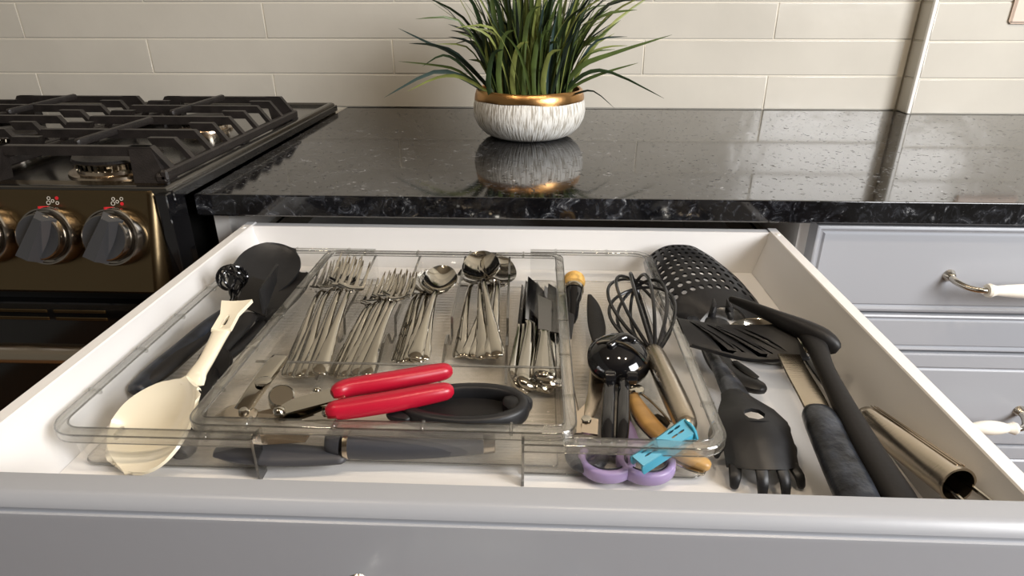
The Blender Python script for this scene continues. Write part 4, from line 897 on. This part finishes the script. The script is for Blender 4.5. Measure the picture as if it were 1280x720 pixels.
MB().lathe([(.0036, 0), (.0034, .001), (.0001, .0014)], 18, Matrix.Translation((0.0722, -0.3157, 0.8502))).build('rivet', M_chrome, tg)
ls = thing('citrus_squeezer', (0.1049, -0.2188, 0.8400), 'glossy black citrus squeezer with two long handles in the right side tray', 'squeezer')
cq = V((0.1018, -0.2416, 0.8500)); Mq = Matrix.Translation(cq) @ frame(V((.05, -.36, 1))).to_4x4() @ Matrix.Scale(.93, 4)
MB().lathe([(.0060, -.020), (.0150, -.0175), (.0215, -.010), (.0250, .000), (.0268, .004), (.0268, .0065), (.0240, .0068)], 36, Mq).build('cup', M_gloss, ls)
MB().lathe([(.0262, .0070), (.0270, .0085), (.0255, .0105), (.0225, .0150), (.0165, .0195), (.0085, .0222), (.0001, .0230)], 36, Mq).build('press', M_gloss, ls, label='domed pressing half')
def dome(x, y): return Mq @ V((x, y, .0125 + .0128 * max(0, 1 - (x * x + y * y) / .0007)))
MB().tube([tuple(dome(x, .010 - .55 * (x + .018) - 9 * (x + .003) ** 2 + .002)) for x in [-.018 + .0041 * i for i in range(10)]], .0011, 8, 2).build('rim_bead', M_chrome, ls)
MB().sweep([(tuple(dome(-.010, .002)), .0030, .0022), (tuple(dome(.004, .012)), .0038, .0026), (tuple(dome(.013, .008)), .0030, .0020)], n=12, k=3).build('boss', M_gloss, ls)
for dx in (-.0052, .0052):
    p0 = V((0.0973, -0.2744, 0.8540)) + V((dx * 1.0, 0, 0)); p1 = V((0.0916, -0.3201, 0.8500)) + V((dx, 0, 0)); p2 = V((0.0899, -0.3348, 0.8440)) + V((dx * .9, 0, 0))
    MB().sweep([(tuple(p0), .0040, .0042), (tuple(p0.lerp(p1, .5)), .0045, .0046), (tuple(p1), .0046, .0046), (tuple(p2), .0042, .0044)], n=12, k=3, pw=3.5).build('handle', M_gloss, ls, smooth=40)
for dx in (-.008, .008): MB().cyl(V((0.0998, -0.2756, 0.8590)) + V((dx - .004, 0, 0)), V((0.0998, -0.2756, 0.8590)) + V((dx + .004, 0, 0)), .0052, n=16, bev=.0008).build('hinge', M_gloss, ls)
wk = thing('balloon_whisk', (0.1329, -0.2423, 0.8400), 'black wired balloon whisk with a brushed steel handle in the right side tray', 'whisk')
h0 = V((0.1327, -0.2250, 0.8520)); h1 = V((0.1364, -0.3316, 0.8600)); ax = (h0 - h1).normalized()
MB().sweep([(tuple(h1), .0072, .0072), (tuple(h1.lerp(h0, .12)), .0085, .0085), (tuple(h1.lerp(h0, .5)), .0090, .0090), (tuple(h1.lerp(h0, .9)), .0084, .0084), (tuple(h0), .0072, .0072)], n=20, k=3).build('handle', M_steel, wk)
LT = (V((0.1328, -0.1020, 0.8600)) - h0).length; ax2 = (V((0.1328, -0.1020, 0.8600)) - h0).normalized(); FM = frame(ax2)
for k in range(6):
    a = math.pi * k / 6 + .2; pts = []; ll = LT * (1.03 - .03 * k)
    for q in [i / 16 for i in range(17)]:
        th = math.pi * q; rad = .0285 * math.cos(th) * math.sin(th) ** .7 / .58 + .0035 * math.cos(th)
        s_ = math.sin(th)
        p = h0 + ax2 * (ll * s_ ** .85) + FM @ V((math.cos(a) * rad, math.sin(a) * rad * .8, 0))
        p.z = max(p.z, .8335); pts.append(tuple(p))
    MB().tube(pts, .0016, 8, 2).build('wire', M_wire, wk)
sc = thing('scissors', (0.0932, -0.3412, 0.8400), 'scissors with lilac finger loops at the front of the right side tray', 'scissors')
for cx_, cy_, rx, ry, lab in ((758, 578, .0165, .0150, 'l'), (807, 580, .0170, .0160, 'r')):
    c = V((0.0846, -0.3411, 0.8350) if lab == 'l' else (0.1105, -0.3409, 0.8350))
    pts = [(tuple(c + V((rx * math.cos(a), ry * math.sin(a), 0))), .0028, .0046) for a in [2 * math.pi * i / 16 for i in range(16)]]
    MB().sweep(pts, n=12, k=2, pw=3, closed=True).build('finger_loop', M_lilac, sc, smooth=50)
    pts = [(tuple(c + V(((rx - .0034) * math.cos(a), (ry - .0034) * math.sin(a), 0))), .0009, .0040) for a in [2 * math.pi * i / 16 for i in range(16)]]
    MB().sweep(pts, n=8, k=2, closed=True).build('loop_lining', M_grey, sc, smooth=50)
MB().sweep([((0.1068, -0.3325, 0.8360), .0045, .0040), ((0.1032, -0.3220, 0.8370), .0055, .0040), ((0.1023, -0.3110, 0.8380), .0050, .0038), ((0.1012, -0.3012, 0.8390), .0030, .003)], n=12, k=3, pw=3).build('shank', M_lilac, sc)
MB().sweep([((0.0897, -0.3315, 0.8360), .0045, .0038), ((0.0961, -0.3223, 0.8370), .0052, .0038), ((0.1009, -0.3097, 0.8370), .0050, .0036)], n=12, k=3, pw=3).build('shank', M_grey, sc)
MB().sheet(fq((0.1016, -0.2999, 0.8352), (0.1062, -0.2997, 0.8352), (0.1114, -0.2346, 0.8345), (0.1088, -0.2347, 0.8345)), 4, 2, .0012).build('blade', M_chrome, sc)
br = thing('rubber_ring', (0.0727, -0.3360, 0.8350), 'dark grey rubber ring beside the left lilac scissor loop', 'ring')
c = V((0.0714, -0.3384, 0.8370)); pts = [(tuple(c + V((.0100 * math.cos(a), .0090 * math.sin(a), .002 * math.sin(a)))), .0044, .0040) for a in [2 * math.pi * i / 14 for i in range(14)]]
MB().sweep(pts, n=12, k=2, closed=True).build('ring', M_grey, br)
wc = thing('waiter_corkscrew', (0.1258, -0.2860, 0.8400), 'folding corkscrew with two curved bamboo grips in the right side tray', 'corkscrew')
MB().sweep([((0.1096, -0.2816, 0.8450), .0046, .0036), ((0.1119, -0.2980, 0.8460), .0062, .0045), ((0.1176, -0.3164, 0.8460), .0066, .0048), ((0.1270, -0.3291, 0.8440), .0056, .0042), ((0.1337, -0.3338, 0.8420), .0042, .0036)], n=14, k=4, pw=2.4).build('grip', M_wood, wc, label='long curved bamboo grip')
MB().sweep([((0.1101, -0.2806, 0.8400), .0042, .0015), ((0.1125, -0.3009, 0.8405), .0052, .0016), ((0.1204, -0.3191, 0.8400), .0052, .0016)], n=12, k=4, pw=4).build('liner', M_blade, wc)
MB().sweep([((0.1291, -0.3357, 0.8420), .0050, .0036), ((0.1376, -0.3414, 0.8410), .0058, .0042), ((0.1481, -0.3464, 0.8390), .0046, .0036)], n=14, k=3, pw=2.6).build('grip', M_wood, wc, label='short bamboo grip')
MB().sweep([((0.1275, -0.3361, 0.8370), .0042, .0012), ((0.1374, -0.3447, 0.8365), .0045, .0012), ((0.1466, -0.3499, 0.8360), .0036, .0012)], n=12, k=3, pw=4).build('liner', M_chrome, wc)
MB().lathe([(.0062, 0), (.0064, .001), (.0058, .0028), (.003, .0034), (.0001, .0036)], 22, Matrix.Translation((0.1123, -0.2736, 0.8460))).build('pivot', M_chrome, wc)
MB().tube([(0.1150, -0.2756, 0.8460), (0.1214, -0.2818, 0.8440), (0.1285, -0.2960, 0.8430), (0.1325, -0.3059, 0.8420)], .0009, 8, 4).build('spring_wire', M_steel, wc)
G2('foil_blade', (0.1220, -0.2950, 0.8400), (0.1258, -0.2929, 0.8400), (0.1350, -0.2998, 0.8390), (0.1303, -0.3075, 0.8390), .0012, M_blade, wc)
tc_ = thing('bag_clip', (0.1170, -0.3530, 0.8600), 'turquoise slotted plastic slicer clip resting across the right tray rim', 'clip')
A, B, C, D = V((0.0979, -0.3583, 0.8530)), V((0.1044, -0.3634, 0.8500)), V((0.1403, -0.3433, 0.8620)), V((0.1333, -0.3355, 0.8660))
MB().sheet(lambda u, v: A.lerp(D, u).lerp(B.lerp(C, u), v), 8, 3, .0022, holes=lambda i, j: (1.0, .42) if (i in (1, 2, 5, 6) and j in (0, 1)) else False).build('plate', M_turq, tc_, smooth=0)
for a, b in ((A, D), (B, C)): MB().sweep([(tuple(a + V((0, 0, -.0024))), .0009, .0036), (tuple(b + V((0, 0, -.0024))), .0009, .0036)], n=8, k=1, pw=6).build('side_wall', M_turq, tc_, smooth=30)
MB().sweep([((0.1338, -0.3379, 0.8665), .0012, .0016), ((0.1374, -0.3431, 0.8655), .0012, .0014), ((0.1399, -0.3465, 0.8600), .0010, .0012)], n=8, k=3).build('hook', M_turq, tc_)
MB().sweep([((0.1605, -0.3114, 0.8360), .0022, .0060), ((0.1638, -0.3052, 0.8390), .0022, .0060)], n=10, k=2, pw=4).build('blue_clip', M_blue, None, label='small blue plastic clip in the front right corner of the tray', cat='clip')

# ------------------------------------------------------------------ loose tools to the right of the organiser
sk = thing('strainer_ladle', (0.2042, -0.0925, 0.8500), 'black nylon perforated strainer ladle face down against the drawer back', 'strainer')
q0, q1 = V((.1940, -.014, .8630)), V((.2180, -.1230, .8430))
def fsk(u, v):
    c = q0.lerp(q1, u); t = 2 * v - 1; hw = .0330 + .0180 * math.sin(math.pi * min(u * .62 + .08, 1)); 
    if u > .78: hw *= 1 - .42 * ((u - .78) / .22) ** 1.5
    zz = .010 * math.sin(math.pi * (.12 + .80 * u)) - .024 * abs(t) ** 2.6
    return V((c.x + t * hw, c.y - .004 * t * t + (.010 * t * t if u < .2 else 0), max(c.z + zz, .8285)))
MB().sheet(fsk, 11, 12, .0024, holes=lambda i, j: (i + 0) < 9 and 0 < j < 11 and .64).build('scoop', M_black, sk, smooth=50)
for u, v in ((889, 895), (912, 912)):
    MB().sweep([(((0.1978, -0.1513, 0.8460) if u == 889 else (0.2163, -0.1473, 0.8460)), .0035, .0035), (((0.1990, -0.1498, 0.8560) if u == 889 else (0.2134, -0.1476, 0.8560)), .0030, .0040), (((0.2010, -0.1394, 0.8600) if u == 889 else (0.2132, -0.1406, 0.8600)), .0010, .0012)], n=10, k=3).build('rib', M_black, sk)
MB().sweep([((0.2020, -0.1574, 0.8460), .0110, .0040), ((0.1906, -0.1814, 0.8400), .0095, .0042), ((0.1895, -0.2121, 0.8380), .0105, .0046), ((0.1961, -0.2366, 0.8380), .0120, .0048), ((0.2070, -0.2489, 0.8380), .0100, .0046), ((0.2138, -0.2516, 0.8370), .0065, .004)], n=14, k=4, pw=2.3).build('handle', M_black, sk)
MB().sweep([((0.1999, -0.2225, 0.8430), .0030, .0008), ((0.2051, -0.2354, 0.8435), .0040, .0010), ((0.2111, -0.2454, 0.8425), .0030, .0008)], n=10, k=3).build('hanging_groove', M_dark, sk)

stl = thing('steel_ladle', (0.2321, -0.1868, 0.8400), 'shiny steel ladle half hidden beneath the slotted turner', 'ladle')
c = V((0.2430, -0.1758, 0.8290))
MB().lathe([(.0260, .000), (.0300, .004), (.0340, .012), (.0352, .0128), (.0340, .0110), (.0295, .005), (.0250, .0018), (.0001, .001)], 36, Matrix.Translation(c), caps=False).build('bowl', M_chrome, stl, smooth=60)
MB().sweep([(tuple(c + V((.030, -.012, .011))), .0040, .0016), ((0.2696, -0.2321, 0.8370), .0040, .0016), ((0.2740, -0.2762, 0.8330), .0045, .0016), ((0.2737, -0.3052, 0.8320), .0045, .0016)], n=12, k=4, pw=4).build('handle', M_chrome, stl)
bsl = thing('black_handled_fork', (0.2613, -0.2189, 0.8400), 'slim glossy black utensil lying under the steel turner shank', 'utensil')
MB().sweep([((0.2627, -0.2106, 0.8420), .0040, .0035), ((0.2662, -0.2392, 0.8400), .0060, .0040), ((0.2694, -0.2656, 0.8370), .0050, .0036), ((0.2723, -0.2913, 0.8340), .0040, .0030)], n=12, k=4).build('handle', M_gloss, bsl)

tn = thing('slotted_turner', (0.2179, -0.2224, 0.8600), 'black slotted turner with steel shank and worn black grip on the right of the drawer', 'turner')
TA, TB, TC, TD = V((0.1652, -0.2189, 0.8560)), V((0.2469, -0.2459, 0.8620)), V((0.2371, -0.2216, 0.8790)), V((0.1567, -0.1900, 0.8660))
def ftn(u, v):
    v0 = v; v = (0, .14, .88, 1)[min(int(v * 3 + 1e-6), 3)] + (v * 3 - int(v * 3 + 1e-6)) * ((.14, .74, .12, 0)[min(int(v * 3 + 1e-6), 3)])
    u = u + .55 * (.5 - v) * math.sin(math.pi * u) * .9
    p = TA.lerp(TB, u).lerp(TD.lerp(TC, u), v); p = p + V((0, 0, -.0040 * math.sin(math.pi * u) + .003 * math.sin(math.pi * v)))
    return p + V((.004 * (1 - v) * (-1 if u < .02 else 0), -.006 * math.sin(math.pi * u) * (1 - v), 0))
MB().sheet(ftn, 9, 3, .0020, nrm=(0.05, -.3, 1), holes=lambda i, j: (i in (2, 4, 6) and j == 1) and (.34, .96)).build('blade', M_black, tn, smooth=50)
MB().sweep([(tuple(TA + V((0, -.001, 0))), .0012, .0018), (tuple(TA.lerp(TB, .5) + V((0, -.0068, -.004))), .0014, .0022), (tuple(TB + V((0, -.001, 0))), .0012, .0018)], n=8, k=6).build('front_edge', M_black, tn)
MB().sweep([((0.2318, -0.2463, 0.8640), .0086, .0011), ((0.2307, -0.2706, 0.8620), .0088, .0012), ((0.2305, -0.2966, 0.8600), .0090, .0014), ((0.2301, -0.3127, 0.8580), .0088, .0014)], (0, 0, 1), n=10, k=3, pw=8, rnd=False).build('shank', M_steel, tn, smooth=30)
MB().sweep([((0.2294, -0.3122, 0.8570), .0105, .0070), ((0.2291, -0.3242, 0.8560), .0118, .0080), ((0.2283, -0.3471, 0.8520), .0120, .0084), ((0.2275, -0.3701, 0.8490), .0124, .0086), ((0.2268, -0.3854, 0.8470), .0122, .0086), ((0.2263, -0.3951, 0.8460), .0110, .0080)], n=20, k=3, pw=2.5).build('grip', M_scuff, tn, label='worn black moulded grip')

ld = thing('nylon_turner', (0.2546, -0.2995, 0.8600), 'matt black turner lying on edge, its long handle rising over the steel turner', 'turner')
MB().sweep([((0.2011, -0.1872, 0.8830), .0022, .0030), ((0.2113, -0.2000, 0.8835), .0030, .0044), ((0.2276, -0.2200, 0.8830), .0042, .0062), ((0.2450, -0.2338, 0.8800), .0062, .0080), ((0.2559, -0.2433, 0.8770), .0072, .0086), ((0.2621, -0.2489, 0.8740), .0052, .0070)], n=16, k=4, pw=2.3).build('blade', M_blackm, ld)
MB().sweep([((0.2509, -0.2315, 0.8760), .0105, .0060), ((0.2491, -0.2530, 0.8740), .0075, .0056), ((0.2466, -0.2761, 0.8700), .0064, .0054), ((0.2466, -0.3037, 0.8640), .0072, .0060), ((0.2464, -0.3371, 0.8580), .0088, .0068), ((0.2476, -0.3668, 0.8530), .0098, .0074), ((0.2488, -0.3838, 0.8500), .0102, .0076), ((0.2499, -0.3943, 0.8480), .0090, .007)], n=16, k=4, pw=2.3).build('handle', M_blackm, ld)

ps = thing('pasta_server', (0.1882, -0.3291, 0.8400), 'black pasta server with a round hole and blunt teeth right of the organiser', 'pasta server')
e0, e1 = V((0.1836, -0.2772, 0.8440)), V((0.1873, -0.3566, 0.8420)); sdp = (e1 - e0).cross(V((0, 0, 1))).normalized(); fwp = (e1 - e0).normalized()
def fps(u, v):
    t = 2 * v - 1; c = e0.lerp(e1, u)
    hw = .0072 + .0155 * math.sin(math.pi * min(.60, u * .74)) ** 1.5
    return c + sdp * (hw * t) - fwp * (.015 * t * t * u) + V((0, 0, .0135 * math.sin(math.pi * (.15 + .60 * u)) - .0100 * abs(t) ** 2.2 * (.4 + .6 * u) - .008 * max(u - .7, 0) / .3))
MB().sheet(fps, 5, 3, .0028, holes=lambda i, j: (i == 2 and j == 1) and ((.80, .98))).build('head', M_black, ps, smooth=70)
def tooth(p, d):
    q = p + d; q.z = max(q.z, .8292); m_ = p.lerp(q, .5) + d.normalized() * 0 + V((d.x * .15, d.y * .15, .0015))
    MB().sweep([(tuple(p + V((0, 0, -.0012)) - d * .12), .0042, .0018), (tuple(m_), .0038, .0022), (tuple(q), .0028, .0020)], (d.x, d.y, .01), n=10, k=3).build('tooth', M_black, ps)
for v in (0.06, 0.35, .65, .94): tooth(fps(.99, v), fwp * .0095 + sdp * (.006 * (v - .5)) + V((0, 0, -.0130)))
for u in (.58, .80):
    for v in (0.0, 1.0): tooth(fps(u, v), sdp * (.0045 if v else -.0045) + V((0, 0, -.0100)))
MB().sweep([((0.1850, -0.2890, 0.8480), .0110, .0045), ((0.1853, -0.2608, 0.8460), .0090, .0050), ((0.1851, -0.2268, 0.8430), .0062, .0048), ((0.1849, -0.1816, 0.8400), .0055, .0045), ((0.1844, -0.1397, 0.8380), .0060, .0045)], n=14, k=4).build('neck', M_scuff, ps, label='scuffed black neck')

swk = thing('steel_whisk', (0.2911, -0.3331, 0.8400), 'steel whisk with a fluted hollow handle against the right drawer side', 'whisk')
g0, g1 = V((0.2710, -0.2954, 0.8440)), V((0.2826, -0.3813, 0.8580)); Mg = Matrix.Translation(g0) @ frame(g1 - g0).to_4x4(); L = (g1 - g0).length
MB().lathe([(.0040, -.002), (.0080, .001), (.0098, .008), (.0104, L * .5), (.0108, L - .004), (.0112, L - .002), (.0112, L), (.0098, L), (.0096, L - .02)], 28, Mg, caps=False).build('handle', M_steel, swk, smooth=50)
for k in range(3):
    a = R(60 + k * 14); MB().tube([tuple(Mg @ V((.0104 * math.cos(a), .0104 * math.sin(a), L * .06))), tuple(Mg @ V((.0111 * math.cos(a), .0111 * math.sin(a), L * .95)))], .00045, 6, 1).build('flute', M_copper, swk)
for dx, dz in ((-.005, -.002), (.005, .001)):
    MB().tube([tuple(Mg @ V((dx, dz, L - .022))), tuple(Mg @ V((dx * 1.1, dz, L + .006))), tuple(Mg @ V((dx * 1.3, dz - .002, L + .024)))], .0014, 8, 3).build('wire', M_chrome, swk)
